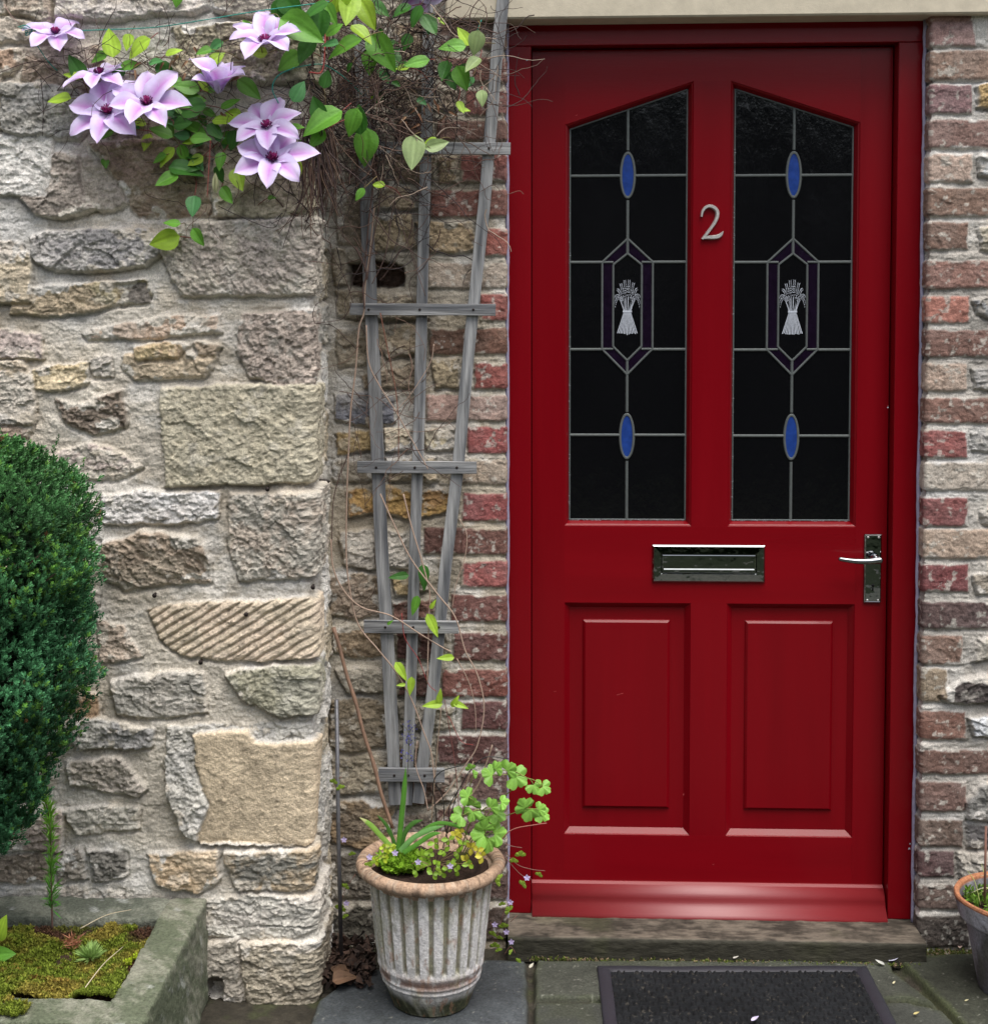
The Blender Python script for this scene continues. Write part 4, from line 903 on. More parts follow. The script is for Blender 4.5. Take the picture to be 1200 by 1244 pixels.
# ------------------------------------------------------------------ fluted planter and the small pot on the right
def lathe(name, cx_, cy_, prof, m, parent, colf, nth=256, flute=None, seed=0, wob=.0012, z0=0):
    prof = np.array(prof); k = len(prof); th = np.linspace(0, 2*math.pi, nth, endpoint=False)
    TH, K = np.meshgrid(th, np.arange(k)); Rr = prof[:, 0][:, None]+0*TH; Z = prof[:, 1][:, None]+0*TH
    cxx, cyy = np.cos(TH), np.sin(TH); ns = fbm(TH*.16*5, Z*5, 6, 4, seed); n2 = fbm(cxx*.2+Z, cyy*.2, 60, 3, seed+1)
    nA = fbm(cxx*.15+Z*.3, cyy*.15+Z, 9, 4, seed+2)
    fl = np.zeros_like(Rr) if flute is None else flute(TH, Z)
    Rr = Rr-fl+wob*nA+.0006*n2
    V = np.stack([cx_+Rr*cxx, cy_+Rr*cyy, Z+z0], 2).reshape(-1, 3); C = colf(TH, Z, fl, nA, n2).reshape(-1, 3)
    idx = np.arange(k*nth).reshape(k, nth); nx = np.roll(idx, -1, axis=1)
    Fc = np.stack([idx[:-1], nx[:-1], nx[1:], idx[1:]], 2).reshape(-1, 4)
    return mesh_obj(name, V, Fc, m, parent, C)
pc = (at(523,1045,-.285)[0], -.285)
pt = thing('fluted_planter', 'large weathered fluted terracotta planter left of the door sill', 'planter', (pc[0], pc[1], 0))
PHt = .312; RT = .1345; RB = .086
def zr(z): 
    return np.interp(z, [0,.006,.045,.080,.12,.262,.282], [RB-.002,RB,.101,.111,.1175,.1325,.134])
zz = np.concatenate([np.linspace(0, .280, 130)])
prof = [(.0, .002), (RB-.006, .002)]+[(float(zr(z)) + (.0030*math.exp(-((z-.056)/.004)**2)+.0028*math.exp(-((z-.068)/.004)**2))+(.002*math.exp(-((z-.090)/.006)**2)), float(z)) for z in zz]
NF = 25
def fl(TH, Z):
    a = np.abs(((TH*NF/(2*math.pi)) % 1)-.5)*2       # 0 mid rib .. 1 groove
    e = sst(.092, .102, Z+.006*(1-a**2)-.006)*sst(.284, .274, Z)
    return .0062*sst(.58, .80, a)*e
def pcol(TH, Z, f, nA, n2):
    a = lin((216,213,212)); b = lin((160,158,146)); g_ = lin((112,108,76)); t = lin((150,112,88)); d = lin((66,68,50))
    m1 = sst(-.2, .5, nA+.5*n2)[..., None]; C = a*(1-m1*.55)+b*m1*.55
    gr = np.clip(f/.0062, 0, 1)[..., None]*.75; C = C*(1-gr)+g_*gr
    st_ = sst(-.1, .5, fbm(TH*2.2, Z*1.0, 4, 4, 77)-.25+.9*sst(.20, .27, Z))[..., None]*.45; C = C*(1-st_)+lin((132,124,84))*st_
    bt = (np.exp(-((Z-.078)/.015)**2)*sst(-.35, .3, fbm(TH, Z*9, 4, 4, 78)))[..., None]*.85; C = C*(1-bt)+lin((118,82,66))*bt
    lo = (sst(.056, .02, Z+.02*nA))[..., None]; C = C*(1-lo)+(d*(1-m1*.4)+b*m1*.4)*lo
    gs = sst(.1, .45, fbm(TH*1.3, Z*5, 5, 4, 79))[..., None]*.3; C = C*(1-gs)+lin((120,122,84))*gs
    ch = sst(.3, .5, fbm(TH*1.4, Z*5, 9, 4, 80))[..., None]*.5; C = C*(1-ch)+t*ch
    return C*(1+.25*n2)[..., None]
lathe('body', *pc, prof, M['terra'], pt, pcol, nth=600, flute=fl, seed=91)
rim = []
for k in range(25):
    a = -math.pi*.62+k/24*math.pi*1.75; rim.append((.1460+.0140*math.cos(a), PHt-.0135+.0135*math.sin(a)))
rim = [(.132, .270), (.134, .283)]+rim+[(.128, PHt-.02), (.122, PHt-.05)]
def rcol(TH, Z, f, nA, n2):
    C = lin((166,139,117))*(1+.3*nA+.25*n2)[..., None]; m1 = sst(.0, .4, fbm(TH*2, Z*3, 5, 4, 81))[..., None]*.55; C = C*(1-m1)+lin((122,104,90))*m1
    m2 = sst(.15, .4, fbm(TH*3, Z*9, 6, 4, 82))[..., None]*.6; C = C*(1-m2)+lin((84,70,58))*m2
    m3 = sst(.2, .4, fbm(TH*2, Z*5, 7, 4, 83))[..., None]*.4; return C*(1-m3)+lin((186,170,152))*m3
lathe('rim', *pc, rim, M['terra'], pt, rcol, nth=360, seed=92, wob=.0018)
def soil_disc(name, c, r, z, parent, seed, amp=.01):
    U_ = np.linspace(-r, r, 70); UU, VV = np.meshgrid(U_, U_); rr_ = np.hypot(UU, VV); s = np.minimum(1, r/np.maximum(np.maximum(np.abs(UU), np.abs(VV)), 1e-6)*1.0)
    k = np.maximum(np.abs(UU), np.abs(VV))/np.maximum(rr_, 1e-6); UU, VV = UU*k, VV*k
    H = z+amp*fbm(UU, VV, 25, 4, seed)+.004*fbm(UU, VV, 110, 3, seed+1); C = lin((52,40,34))*(1+.6*fbm(UU, VV, 80, 3, seed+2))[..., None]
    idx = np.arange(4900).reshape(70, 70); F_ = np.stack([idx[:-1, :-1], idx[:-1, 1:], idx[1:, 1:], idx[1:, :-1]], 2).reshape(-1, 4)
    return mesh_obj(name, np.stack([UU+c[0], VV+c[1], H], 2).reshape(-1, 3), F_, M['soil'], parent, C.reshape(-1, 3))
soil_disc('soil', pc, .129, PHt-.028, pt, 95)
p2 = (at(1241,1090,-.20)[0], -.20)
pr_ = thing('small_pot', 'whitewashed terracotta pot with an orange rim at the right edge', 'plant pot', (p2[0], p2[1], 0))
h2 = .210; prof2 = [(0,.002),(.085,.002),(.088,.008),(.116,.150),(.118,.156),(.126,.158),(.130,.162),(.139,.200),(.140,.206),(.138,h2),(.133,h2+.001),(.129,h2-.003),(.124,.17)]
pz = []
for i in range(len(prof2)-1):
    for t in np.linspace(0, 1, 9)[:-1]: pz.append(tuple(np.array(prof2[i])*(1-t)+np.array(prof2[i+1])*t))
def p2col(TH, Z, f, nA, n2):
    w_ = lin((172,172,180)); b = lin((112,108,110)); m1 = sst(-.3, .4, nA+.4*n2)[..., None]; C = w_*(1-m1)+b*m1
    up = sst(.156, .16, Z)[..., None]; C = C*(.62+.38*up)
    o_ = sst(.1995, .2025, Z+.004*nA)[..., None]; C = C*(1-o_)+lin((160,108,78))*(1+.3*nA+.2*n2)[..., None]*o_
    gn = sst(.1, .5, fbm(TH*.8, Z*4, 4, 4, 65))[..., None]*.35*(1-o_); return C*(1-gn)+lin((84,88,66))*gn
lathe('body', *p2, pz, M['terra'], pr_, p2col, nth=300, seed=97)
soil_disc('soil', p2, .127, h2-.03, pr_, 98)

# ------------------------------------------------------------------ leaf builders
def leaf(mb_, base, d, nrm, L, Wd, col, curl=.15, fold=.18, shape=.55, nl=8, tip=None, twist=0):
    d = np.array(d, float); d /= np.linalg.norm(d); nrm = np.array(nrm, float); nrm -= d*(nrm@d); nrm /= np.linalg.norm(nrm)+1e-9; sd_ = np.cross(d, nrm)
    V = []; Cc = []; F = []; col = np.array(col); OS = (-1, -.72, -.48, -.24, 0, .24, .48, .72, 1) if L > .03 else (-1, -.5, 0, .5, 1); K = len(OS); ph = base[0]*900
    for i in range(nl+1):
        t = i/nl; w_ = Wd*.5*max(.02, (math.sin(math.pi*min(1, t**shape)))**.85) if i < nl else Wd*.01
        c = np.array(base)+d*L*t+nrm*(-curl*L*t*t)
        if twist: a = twist*t; s_ = sd_*math.cos(a)+nrm*math.sin(a); n_ = nrm*math.cos(a)-sd_*math.sin(a)
        else: s_, n_ = sd_, nrm
        for j, o in enumerate(OS):
            wv = .05*w_*math.sin(ph+t*8+o*3)*abs(o)
            V.append(c+s_*o*w_+n_*(fold*abs(o)*w_+wv-(.05*w_ if o == 0 else 0)))
            Cc.append(col*(1.28 if o == 0 else (1.10 if (K == 9 and j in (2, 6)) else .94))*(1+.08*math.sin(ph+t*5)))
    for i in range(nl):
        for j in range(K-1): F.append((i*K+j, i*K+j+1, (i+1)*K+j+1, (i+1)*K+j))
    mb_.add(V, F, Cc)
def pdir(a, out=0.0):   # picture angle in degrees (90 = up) -> direction in the wall plane, out = towards the viewer
    a = math.radians(a); return np.array([math.cos(a), -out, math.sin(a)])
YGR, MGR, DGR, PGR, BGR = lin((158,192,62)), lin((96,150,52)), lin((62,112,44)), lin((146,166,112)), lin((84,142,84))

# ------------------------------------------------------------------ the conifer at the left edge
ctr = np.array([at(-40, 800, -.58)[0], -.58, 0]); 
sh = thing('conifer', 'dense dark green clipped conifer rising from the mossy stone trough', 'conifer', (ctr[0], ctr[1], tz-.02))
zt0_, zb0_ = at(0, 1046, -.6)[2], at(20, 528, -.5)[2]
def shrub_r(z, th):
    t = np.clip((z-zt0_)/(zb0_-zt0_), 0, 1)
    r = np.interp(t, [0,.02,.14,.205,.32,.42,.55,.69,.787,.865,.913,.94,.97,.99,1.0], [.045,.065,.125,.160,.202,.225,.242,.249,.245,.213,.185,.142,.102,.068,.02])
    return r+.018*vn(th*2.6, z*9, 3)+.028*vn(th*7, z*17, 4)+.017*vn(th*18, z*42, 8)-.008
n = 22000
z = rng.uniform(zt0_, zb0_+.01, n); th = rng.uniform(-math.pi, math.pi*.35, n)
R0 = shrub_r(z, th); dep = rng.uniform(0, 1, n)**1.6*.07; R = R0-dep+np.where(rng.uniform(0,1,n) < .10, rng.uniform(0,.022,n), 0)
pos = np.stack([ctr[0]+R*np.cos(th), ctr[1]+R*np.sin(th)*.95, z], 1)
pos[:, 1] = np.minimum(pos[:, 1], YS-.03)
out = np.stack([np.cos(th), np.sin(th), 0*th+1.25], 1)+rng.normal(0, .40, (n, 3))
# upright shoots standing out of the clipped outline
xp, xo = [], []
for k in range(230):
    i = int(rng.integers(0, n)); 
    if dep[i] > .02: continue
    dv = np.array([np.cos(th[i])*.45+rng.normal(0,.15), np.sin(th[i])*.45, 1.1]); dv /= np.linalg.norm(dv); Ls = rng.uniform(.02, .05)
    for q in np.linspace(0, 1, 6): xp.append(pos[i]+dv*Ls*q); xo.append(dv+rng.normal(0,.25,3))
xp, xo = np.array(xp), np.array(xo); pos = np.concatenate([pos, xp]); out = np.concatenate([out, xo]); z = pos[:, 2].copy(); pos[:, 1] = np.minimum(pos[:, 1], YS-.03); n = len(pos)
# sprig = 9 small pointed leaves round a stem
TV = []; TF = []
for i in range(9):
    a = i*2.4; h_ = .1+.9*i/9; sp = .55-.25*i/9
    d = np.array([math.cos(a), 1.1+.8*i/9, math.sin(a)]); d /= np.linalg.norm(d); b = np.array([0, h_*.8, 0]); s_ = np.cross(d, [0,1,0]); s_ /= np.linalg.norm(s_)
    k = len(TV); TV += [b, b+d*sp*.5+s_*.09, b+d*sp, b+d*sp*.5-s_*.09]; TF.append([k, k+1, k+2, k+3])
TV = np.array(TV); TF = np.array(TF)
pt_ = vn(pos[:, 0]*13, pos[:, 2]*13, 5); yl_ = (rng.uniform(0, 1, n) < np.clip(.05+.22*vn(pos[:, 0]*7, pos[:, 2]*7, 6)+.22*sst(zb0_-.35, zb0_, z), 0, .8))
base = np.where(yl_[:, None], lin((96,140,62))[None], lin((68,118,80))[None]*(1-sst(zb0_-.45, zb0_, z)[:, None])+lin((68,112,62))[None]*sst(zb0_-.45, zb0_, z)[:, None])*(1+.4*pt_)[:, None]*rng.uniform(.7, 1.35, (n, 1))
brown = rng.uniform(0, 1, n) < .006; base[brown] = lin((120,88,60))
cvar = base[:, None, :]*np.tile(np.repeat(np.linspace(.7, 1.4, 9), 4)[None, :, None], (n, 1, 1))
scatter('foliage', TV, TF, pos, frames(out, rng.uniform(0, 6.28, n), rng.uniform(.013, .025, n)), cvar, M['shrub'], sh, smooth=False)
mb = MB(); 
for k in range(40):
    a = rng.uniform(-3.1, 1.0); zz_ = rng.uniform(zt0_+.02, zb0_-.08); r_ = float(shrub_r(np.array([zz_]), np.array([a]))[0])-.02
    mb.tube(curve_pts([(ctr[0], ctr[1], max(tz-.02, zz_-.25)), (ctr[0]+.3*r_*math.cos(a), ctr[1]+.3*r_*math.sin(a), zz_-.12), (ctr[0]+r_*math.cos(a), min(YS-.04, ctr[1]+r_*math.sin(a)), zz_)], 4), .005, lin((70,56,44)), n=5, r1=.0015)
mb.tube([(ctr[0], ctr[1], tz-.06), (ctr[0], ctr[1], zb0_-.15)], .022, lin((70,56,44)), n=8, r1=.008)
mb.build('stem', M['twig'], sh)
# inner shade of twigs and old needles so that no light leaks through the body
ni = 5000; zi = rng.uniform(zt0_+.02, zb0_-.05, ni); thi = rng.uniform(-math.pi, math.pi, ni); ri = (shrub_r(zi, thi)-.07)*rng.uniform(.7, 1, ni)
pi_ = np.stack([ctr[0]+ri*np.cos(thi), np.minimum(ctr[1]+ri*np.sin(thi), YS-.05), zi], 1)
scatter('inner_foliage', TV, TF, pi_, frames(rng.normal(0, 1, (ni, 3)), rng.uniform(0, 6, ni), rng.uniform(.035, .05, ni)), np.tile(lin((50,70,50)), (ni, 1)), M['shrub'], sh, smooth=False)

# ------------------------------------------------------------------ moss and small plants in the trough
def tufts(name, n, x0, x1, y0, y1, zf, sc, colf, parent=None, mask=None, tem=None):
    x = rng.uniform(x0, x1, n); y = rng.uniform(y0, y1, n)
    if mask is not None: k = mask(x, y); x, y = x[k], y[k]
    n = len(x); ps = np.stack([x, y, zf(x, y)], 1); d = np.stack([rng.normal(0, .45, n), rng.normal(0, .45, n), np.ones(n)], 1)
    return scatter(name, *tem, ps, frames(d, rng.uniform(0, 6.28, n), rng.uniform(*sc, n)), colf(x, y), M['moss'], parent, smooth=False)
MV = []; MF = []
for i in range(6):
    a = i*2.4; d = np.array([math.cos(a)*.8, 1., math.sin(a)*.8]); d /= np.linalg.norm(d); b = np.array([0, .12*i, 0]); s_ = np.cross(d, [0,1,0]); s_ /= np.linalg.norm(s_)
    k = len(MV); MV += [b, b+d*.28+s_*.15, b+d*.55, b+d*.28-s_*.15]; MF.append([k, k+1, k+2, k+3])
MT = (np.array(MV), np.array(MF))
xl_ = at(-60, 1200, -.6)[0]
def mz(x, y): return tz-.022+.014*fbm(x, y, 9, 3, 140)+.010*fbm(x, y, 30, 3, 141)+.018*sst(-.55, -.75, y)
def mcol(x, y):
    a = fbm(x, y, 16, 4, 142); b = fbm(x, y, 60, 3, 143); m1 = sst(-.15, .35, a)[:, None]; C = lin((112,126,44))*(1-m1)+lin((146,134,62))*m1
    r = sst(.15, .5, b)[:, None]*sst(-.2, .3, fbm(x, y, 6, 2, 144))[:, None]*.7; C = C*(1-r)+lin((128,84,48))*r
    gdot = (np.hypot(x-gnd(245,1205,tz)[0], y-gnd(245,1205,tz)[1]) < .035)[:, None]; C = np.where(gdot, lin((96,170,30)), C)
    C = np.where((np.hypot(x-gnd(165,1162,tz)[0], y-gnd(165,1162,tz)[1]) < .022)[:, None], lin((168,186,48)), C)
    return C*rng.uniform(.5, 1.4, (len(x), 1))
def mmask(x, y): return (fbm(x, y, 10, 4, 145) > -.30+.6*sst(-.52, -.40, y)+.15*sst(-1.5, -1.25, x)) | (y < -.62)
ms = tufts('moss', 15000, xl_, ixr, iy1+.0, iy0, mz, (.007, .014), mcol, None, mmask, MT)
tag(ms, 'yellow green moss filling the stone trough', 'moss', kind='stuff')
def mcol2(x, y): return (lin((92,66,52))[None]*(1-sst(-.2,.4,fbm(x,y,20,3,150)))[:, None]+lin((110,112,52))[None]*sst(-.2,.4,fbm(x,y,20,3,150))[:, None])*rng.uniform(.5, 1.3, (len(x), 1))
ms = tufts('dry_moss', 6000, xl_, ixr, iy1, iy0, lambda x, y: tz-.028+.012*fbm(x, y, 9, 3, 140), (.006, .012), mcol2, None, None, MT)
tag(ms, 'brown dry moss along the back of the stone trough', 'moss', kind='stuff')
# overhanging moss on the front rim
def m3(x, y): return fbm(x, y, 20, 3, 151) > .0+1.2*sst(gnd(20,1230,tz)[0], gnd(75,1230,tz)[0], x)
ms = tufts('rim_moss', 3000, xl_, gnd(80,1230,tz)[0], tY1+.01, iy1+.02, lambda x, y: tz+.002+0*x, (.007, .013), mcol, None, m3, MT)
tag(ms, 'olive moss creeping over the front rim of the stone trough', 'moss', kind='stuff')
# tall feathery seedling
b0 = gnd(64, 1130, tz-.02); top = at(52, 950, b0[1]+.03)
sg = thing('feathery_seedling', 'tall thin feathery green seedling standing in the trough before the conifer', 'seedling', tuple(b0))
cpts = np.array(curve_pts([b0, at(63,1080,b0[1]), at(62,1020,b0[1]+.01), at(56,975,b0[1]+.02), at(36,950,b0[1]+.02)], 8))
mb = MB(); mb.tube(cpts, .0022, lin((96,72,64)), n=6, r1=.0009); mb.build('stem', M['twig'], sg)
n = 520; tt = rng.uniform(.12, 1, n); ip = (tt*(len(cpts)-1)); i0 = np.floor(ip).astype(int).clip(0, len(cpts)-2); ps = cpts[i0]+(cpts[i0+1]-cpts[i0])*(ip-i0)[:, None]
tg = cpts[i0+1]-cpts[i0]; tg /= np.linalg.norm(tg, axis=1)[:, None]; dd = tg*.9+rng.normal(0, .6, (n, 3))
NVt = np.array([[0,0,0],[.06,.5,0],[0,1,0],[-.06,.5,0]]); cc = lin((70,128,60))[None]*(1-tt[:, None])+lin((140,190,60))[None]*tt[:, None]
scatter('needles', NVt, QF, ps, frames(dd, rng.uniform(0, 6, n), rng.uniform(.018, .034, n)), cc*1.2*rng.uniform(.7, 1.2, (n, 1)), M['leaf'], sg)
# small fern-like rosette
b0 = gnd(110, 1165, tz-.01); fr = thing('stonecrop', 'small feathery light green rosette growing in the middle of the trough moss', 'plant', tuple(b0))
n = 170; a = rng.uniform(0, 6.28, n); e = rng.uniform(.1, 1.3, n); dd = np.stack([np.cos(a)*np.cos(e), np.sin(a)*np.cos(e), np.sin(e)], 1)
scatter('fronds', NVt, QF, np.tile(b0, (n, 1))+dd*.004, frames(dd, rng.uniform(0, 6, n), rng.uniform(.02, .036, n)), lin((150,180,104))[None]*rng.uniform(.7, 1.3, (n, 1)), M['leaf'], fr)
b0 = gnd(88, 1145, tz-.01); fr = thing('dry_sprig', 'pinkish brown dried sprig lying on the trough moss', 'dry sprig', tuple(b0))
n = 60; a = rng.uniform(0, 6.28, n); dd = np.stack([np.cos(a), np.sin(a), rng.uniform(.0, .8, n)], 1)
scatter('leaves', NVt, QF, np.tile(b0, (n, 1))+rng.normal(0, .006, (n, 3)), frames(dd, rng.uniform(0, 6, n), rng.uniform(.02, .034, n)), lin((184,128,100))[None]*rng.uniform(.7, 1.2, (n, 1)), M['leaf'], fr)
for p0, p1 in [((98,1128),(160,1105)), ((100,1205),(150,1150))]:
    q0 = gnd(*p0, tz); q1 = gnd(*p1, tz+.01); m_ = (q0+q1)/2+np.array([0,0,.008]); mb = MB(); mb.tube(curve_pts([q0, m_, q1], 6), .0012, lin((190,176,150)), n=5, r1=.0006)
    o = mb.build('dry_stalk', M['twig']); tag(o, 'pale dry stalk leaning on the back rim of the trough' if p0[0] == 98 else 'pale dry stalk lying over the front moss of the trough', 'dry stalk')
# broad-leaved plant at the left edge
b0 = gnd(-6, 1165, tz-.01); bl = thing('primrose', 'small plant with bright green rounded leaves at the left edge of the trough', 'plant', tuple(b0))
mb = MB()
for (px, py, a, L, c) in [(2,1130,75,.055,YGR),(0,1158,20,.055,MGR),(-6,1164,-15,.06,MGR),(-20,1140,110,.06,YGR),(-12,1172,-40,.05,YGR),(-16,1160,60,.05,BGR)]:
    p = at(px, py, b0[1]); leaf(mb, p-pdir(a)*L*.4, pdir(a, .35), (0,-1,.7), L, L*.6, c*1.1, curl=.3, fold=.25, shape=.8)
    mb.tube([b0, p-pdir(a)*L*.4], .0014, c, n=5)
mb.build('leaves', M['leaf'], bl)
# ------------------------------------------------------------------ clematis
YC = YS-.05
cm = thing('clematis', 'flowering clematis with lilac flowers spreading from the trellis over the stone wall', 'clematis', tuple(Wp(430, 250, -.1)))
def petal(mb_, c, d, up, L, Wd, cup, rl_, tint=1.0):
    """pointed sepal: pale lilac with a pink-mauve bar"""
    d = d/np.linalg.norm(d); sd_ = np.cross(d, up); sd_ /= np.linalg.norm(sd_); nl = 9; V = []; Cc = []; F = []
    edge, bar, base = lin((226,214,246)), lin((198,134,208)), lin((224,206,236)); wv = rl_.uniform(0, 6)
    for i in range(nl+1):
        t = i/nl; w_ = Wd*.5*(max(0, math.sin(math.pi*(.08+.92*t**1.05)))**.60) if i < nl else Wd*.012
        if i == 0: w_ = Wd*.16
        h_ = cup*L*(math.sin(t*math.pi*.9)*.55)-.22*L*t*t*(1.2-cup*3)
        p = c+d*L*t+up*h_
        for o in (-1, -.66, -.33, 0, .33, .66, 1):
            rip = .085*Wd*math.sin(wv+t*9+o*2)*abs(o)
            V.append(p+sd_*o*w_+up*(abs(o)**1.5*w_*.30-(.09*w_ if abs(o) < .2 else 0)+rip))
            b = max(0, 1-abs(o)*1.5)*(.35+.65*math.sin(math.pi*min(1, t*1.1))); Cc.append((edge*(1-b)+bar*b)*tint*(1.0-.05*abs(math.sin(o*9))))
    for i in range(nl):
        for j in range(6): F.append((i*7+j, i*7+j+1, (i+1)*7+j+1, (i+1)*7+j))
    mb_.add(V, F, Cc)
def flower(px, py, R, y, axis, n=8, rot=0., cup=.12, label=None, open_=1.0, seed=0, tint=1.0):
    r_ = random.Random(seed); c = at(px, py, y); ax = np.array(axis, float); ax /= np.linalg.norm(ax)
    a = np.cross(ax, [0,0,1.]); a /= np.linalg.norm(a); b = np.cross(a, ax); L = R/570.; mb_ = MB()
    for k in range(n):
        t = rot+2*math.pi*k/n+r_.uniform(-.12, .12); d = (a*math.cos(t)+b*math.sin(t))*open_+ax*(1-open_+r_.uniform(-.06, .14))
        u_ = ax-d*(ax@d)/(d@d); petal(mb_, c+d*.002+ax*(.0012*(k % 2)), d, u_/np.linalg.norm(u_), L*r_.uniform(.84, 1.10), L*r_.uniform(.50,.60)*(7.2/n), cup*r_.uniform(.5, 1.7), r_, tint*r_.uniform(.93, 1.03))
    f = mb_.build('flower', M['petal'], cm)
    if label: f['label'] = label
    ms_ = MB()
    for k in range(54):
        t = r_.uniform(0, 6.28); s = r_.uniform(.05, 1)**.7*.85; d = ax*(1.0-.45*s)+(a*math.cos(t)+b*math.sin(t))*s*.85; d /= np.linalg.norm(d)
        col = lin((150,44,110)) if s < .6 else lin((96,40,96)); ms_.tube([c+ax*.001, c+d*L*.11, c+d*L*.22+ax*L*.03], .0007, col, n=4, r1=.0011)
    ms_.build('stamens', M['petal'], f)
FR = (-.1, -1, .25)
flower(68,42,38, YC, (.1,-.6,.8), 6, .3, .2, 'small lilac flower on its own at the top left', seed=1)
flower(122,92,42, YC+.01, (-.1,-.45,.9), 7, .1, .10, 'lilac flower behind the pair, seen from the side', seed=2)
flower(133,138,52, YC-.02, (-.05,-.85,.45), 7, .25, .12, 'lower left flower of the overlapping pair', seed=3, open_=.84)
flower(179,128,50, YC-.035, (.1,-.8,.6), 7, .6, .16, 'right flower of the overlapping pair', seed=4, open_=.80)
flower(267,112,48, YC-.01, (0,-.5,.85), 7, .2, .30, 'half open flower pointing up', open_=.55, seed=5)
flower(323,54,50, YC-.03, (0,-.65,.8), 7, .5, .2, 'lilac flower highest on the right', seed=6, open_=.78)
flower(325,156,46, YC-.02, (0,-.8,.6), 7, .15, .16, 'upper flower of the lower right pair', seed=7, open_=.82, tint=.86)
flower(332,195,50, YC-.045, (.05,-.85,.5), 7, .42, .14, 'lower flower of the lower right pair', seed=8, open_=.84)
flower(508,-8,30, -.12, (0,-.8,-.5), 6, .2, .2, 'mauve flower hanging at the top edge', seed=9, tint=.6)
LV = [ # px, py (leaf centre), length px, tip angle, tone, y
(135,52,34,100,'y',0),(168,57,34,215,'y',0),(120,70,22,200,'m',0),(158,80,26,10,'m',.01),(210,62,20,25,'y',0),(93,82,32,118,'d',0),(88,92,22,165,'y',0),(72,121,30,180,'y',0),
(201,88,32,300,'d',0),(226,106,32,170,'m',.01),(232,121,36,5,'m',0),(230,133,42,195,'d',-.01),(274,146,32,0,'y',-.01),(264,70,22,45,'y',0),(303,108,34,322,'m',0),(196,160,28,150,'m',-.01),
(205,156,24,300,'m',.0),(222,150,24,10,'d',0),(238,157,34,330,'m',0),(244,168,26,0,'m',-.01),(232,172,20,190,'y',0),(262,160,26,310,'d',.01),(202,190,28,225,'y',-.01),(223,187,22,285,'m',0),(203,218,30,212,'m',-.01),
(226,205,40,352,'d',0),(235,250,26,265,'b',-.01),(291,217,32,285,'y',-.01),(276,237,26,305,'m',0),(268,195,22,260,'m',0),(267,212,22,280,'d',0),(178,172,22,250,'y',.02),(283,170,24,260,'d',.01),(200,292,36,196,'y',-.01),(241,288,24,300,'m',-.01),(209,271,20,175,'m',.0),
(363,111,27,60,'b',-.01),(391,147,52,205,'m',-.02),(366,35,56,333,'m',-.02),(352,74,34,215,'m',0),(338,14,30,250,'d',0),(353,8,40,300,'d',0),(380,12,40,200,'d',-.01),(388,30,40,265,'d',0),(372,62,34,240,'d',.01),
(406,36,24,40,'m',0),(419,60,46,213,'m',-.03),(464,62,52,305,'m',-.03),(424,10,46,262,'y',-.02),(412,-2,40,240,'y',0),(446,16,40,300,'y',-.02),(440,40,34,320,'y',-.02),(450,75,34,265,'m',0),(506,76,32,190,'m',-.02),(480,72,30,300,'d',0),
(445,178,46,272,'m',-.05),(437,145,36,95,'d',-.02),(428,148,34,250,'m',-.01),(550,55,32,178,'m',-.02),(563,44,26,120,'y',0),(578,52,30,260,'p',-.02),(574,78,26,220,'p',-.02),(561,95,32,290,'m',-.02),(540,86,28,260,'d',0),(548,98,26,300,'d',0),
(502,185,44,268,'p',-.04),(531,176,30,20,'p',-.03),(522,172,20,190,'y',-.02),(585,118,20,270,'p',-.02),(437,236,18,235,'m',-.02),(460,225,16,180,'y',-.01),(385,168,26,230,'m',0),(386,132,30,110,'d',0),(396,96,22,80,'d',.01),(330,240,10,0,'m',0),
(315,64,20,180,'y',0),(310,180,22,250,'m',.01),(368,182,28,255,'m',0),(360,155,20,0,'m',0),(362,205,20,280,'y',0),(560,130,18,300,'y',-.01),(505,20,30,250,'d',0),(522,30,34,300,'d',0),(488,12,26,200,'d',.01),(400,15,30,300,'m',0),(460,10,30,330,'d',.01),(300,30,16,130,'m',0)]
for _ in range(46):
    qx, qy = rnd.gauss(232, 46), rnd.gauss(140, 48)
    if qx < 300: LV.append((qx, qy, rnd.uniform(13, 26), rnd.uniform(150, 390), rnd.choice('ymmdb'), rnd.uniform(0, .03)))
for _ in range(26): LV.append((rnd.gauss(470, 55), rnd.gauss(60, 50), rnd.uniform(12, 24), rnd.uniform(150, 390), rnd.choice('ydddb'), rnd.uniform(0, .04)))
TN = dict(y=YGR, m=MGR, d=DGR, p=PGR, b=BGR)
mb = MB(); st_mb = MB(); rl2 = random.Random(9)
def ydepth(px): return YC if px < 385 else (YC+(px-385)/60*.14 if px < 445 else -.14)
for (px, py, L, a, tn, dy) in LV:
    y = ydepth(px)+dy+rl2.uniform(-.012, .012); Lm = L/545.; d = pdir(a+rl2.uniform(-5, 5), rl2.uniform(-.15, .45)); c = at(px, py, y); b_ = c-d/np.linalg.norm(d)*Lm*.5
    leaf(mb, b_, d, (rl2.uniform(-.5, .5), -1, rl2.uniform(.1, 1.0)), Lm, Lm*rl2.uniform(.56, .70), TN[tn]*rl2.uniform(.85, 1.15), curl=rl2.uniform(.0, .3), fold=rl2.uniform(.1, .4), shape=.68, twist=rl2.uniform(-.3, .3))
    e = b_-d*rl2.uniform(.02, .05)+np.array([rl2.uniform(-.02,.02), .02, rl2.uniform(-.03, .02)]); st_mb.tube(curve_pts([b_, (b_+e)/2+np.array([.004,0,.004]), e], 3), .0009, lin((110,96,60)) if rl2.random() < .6 else lin((120,56,50)), n=4)
mb.build('leaves', M['leaf'], cm)
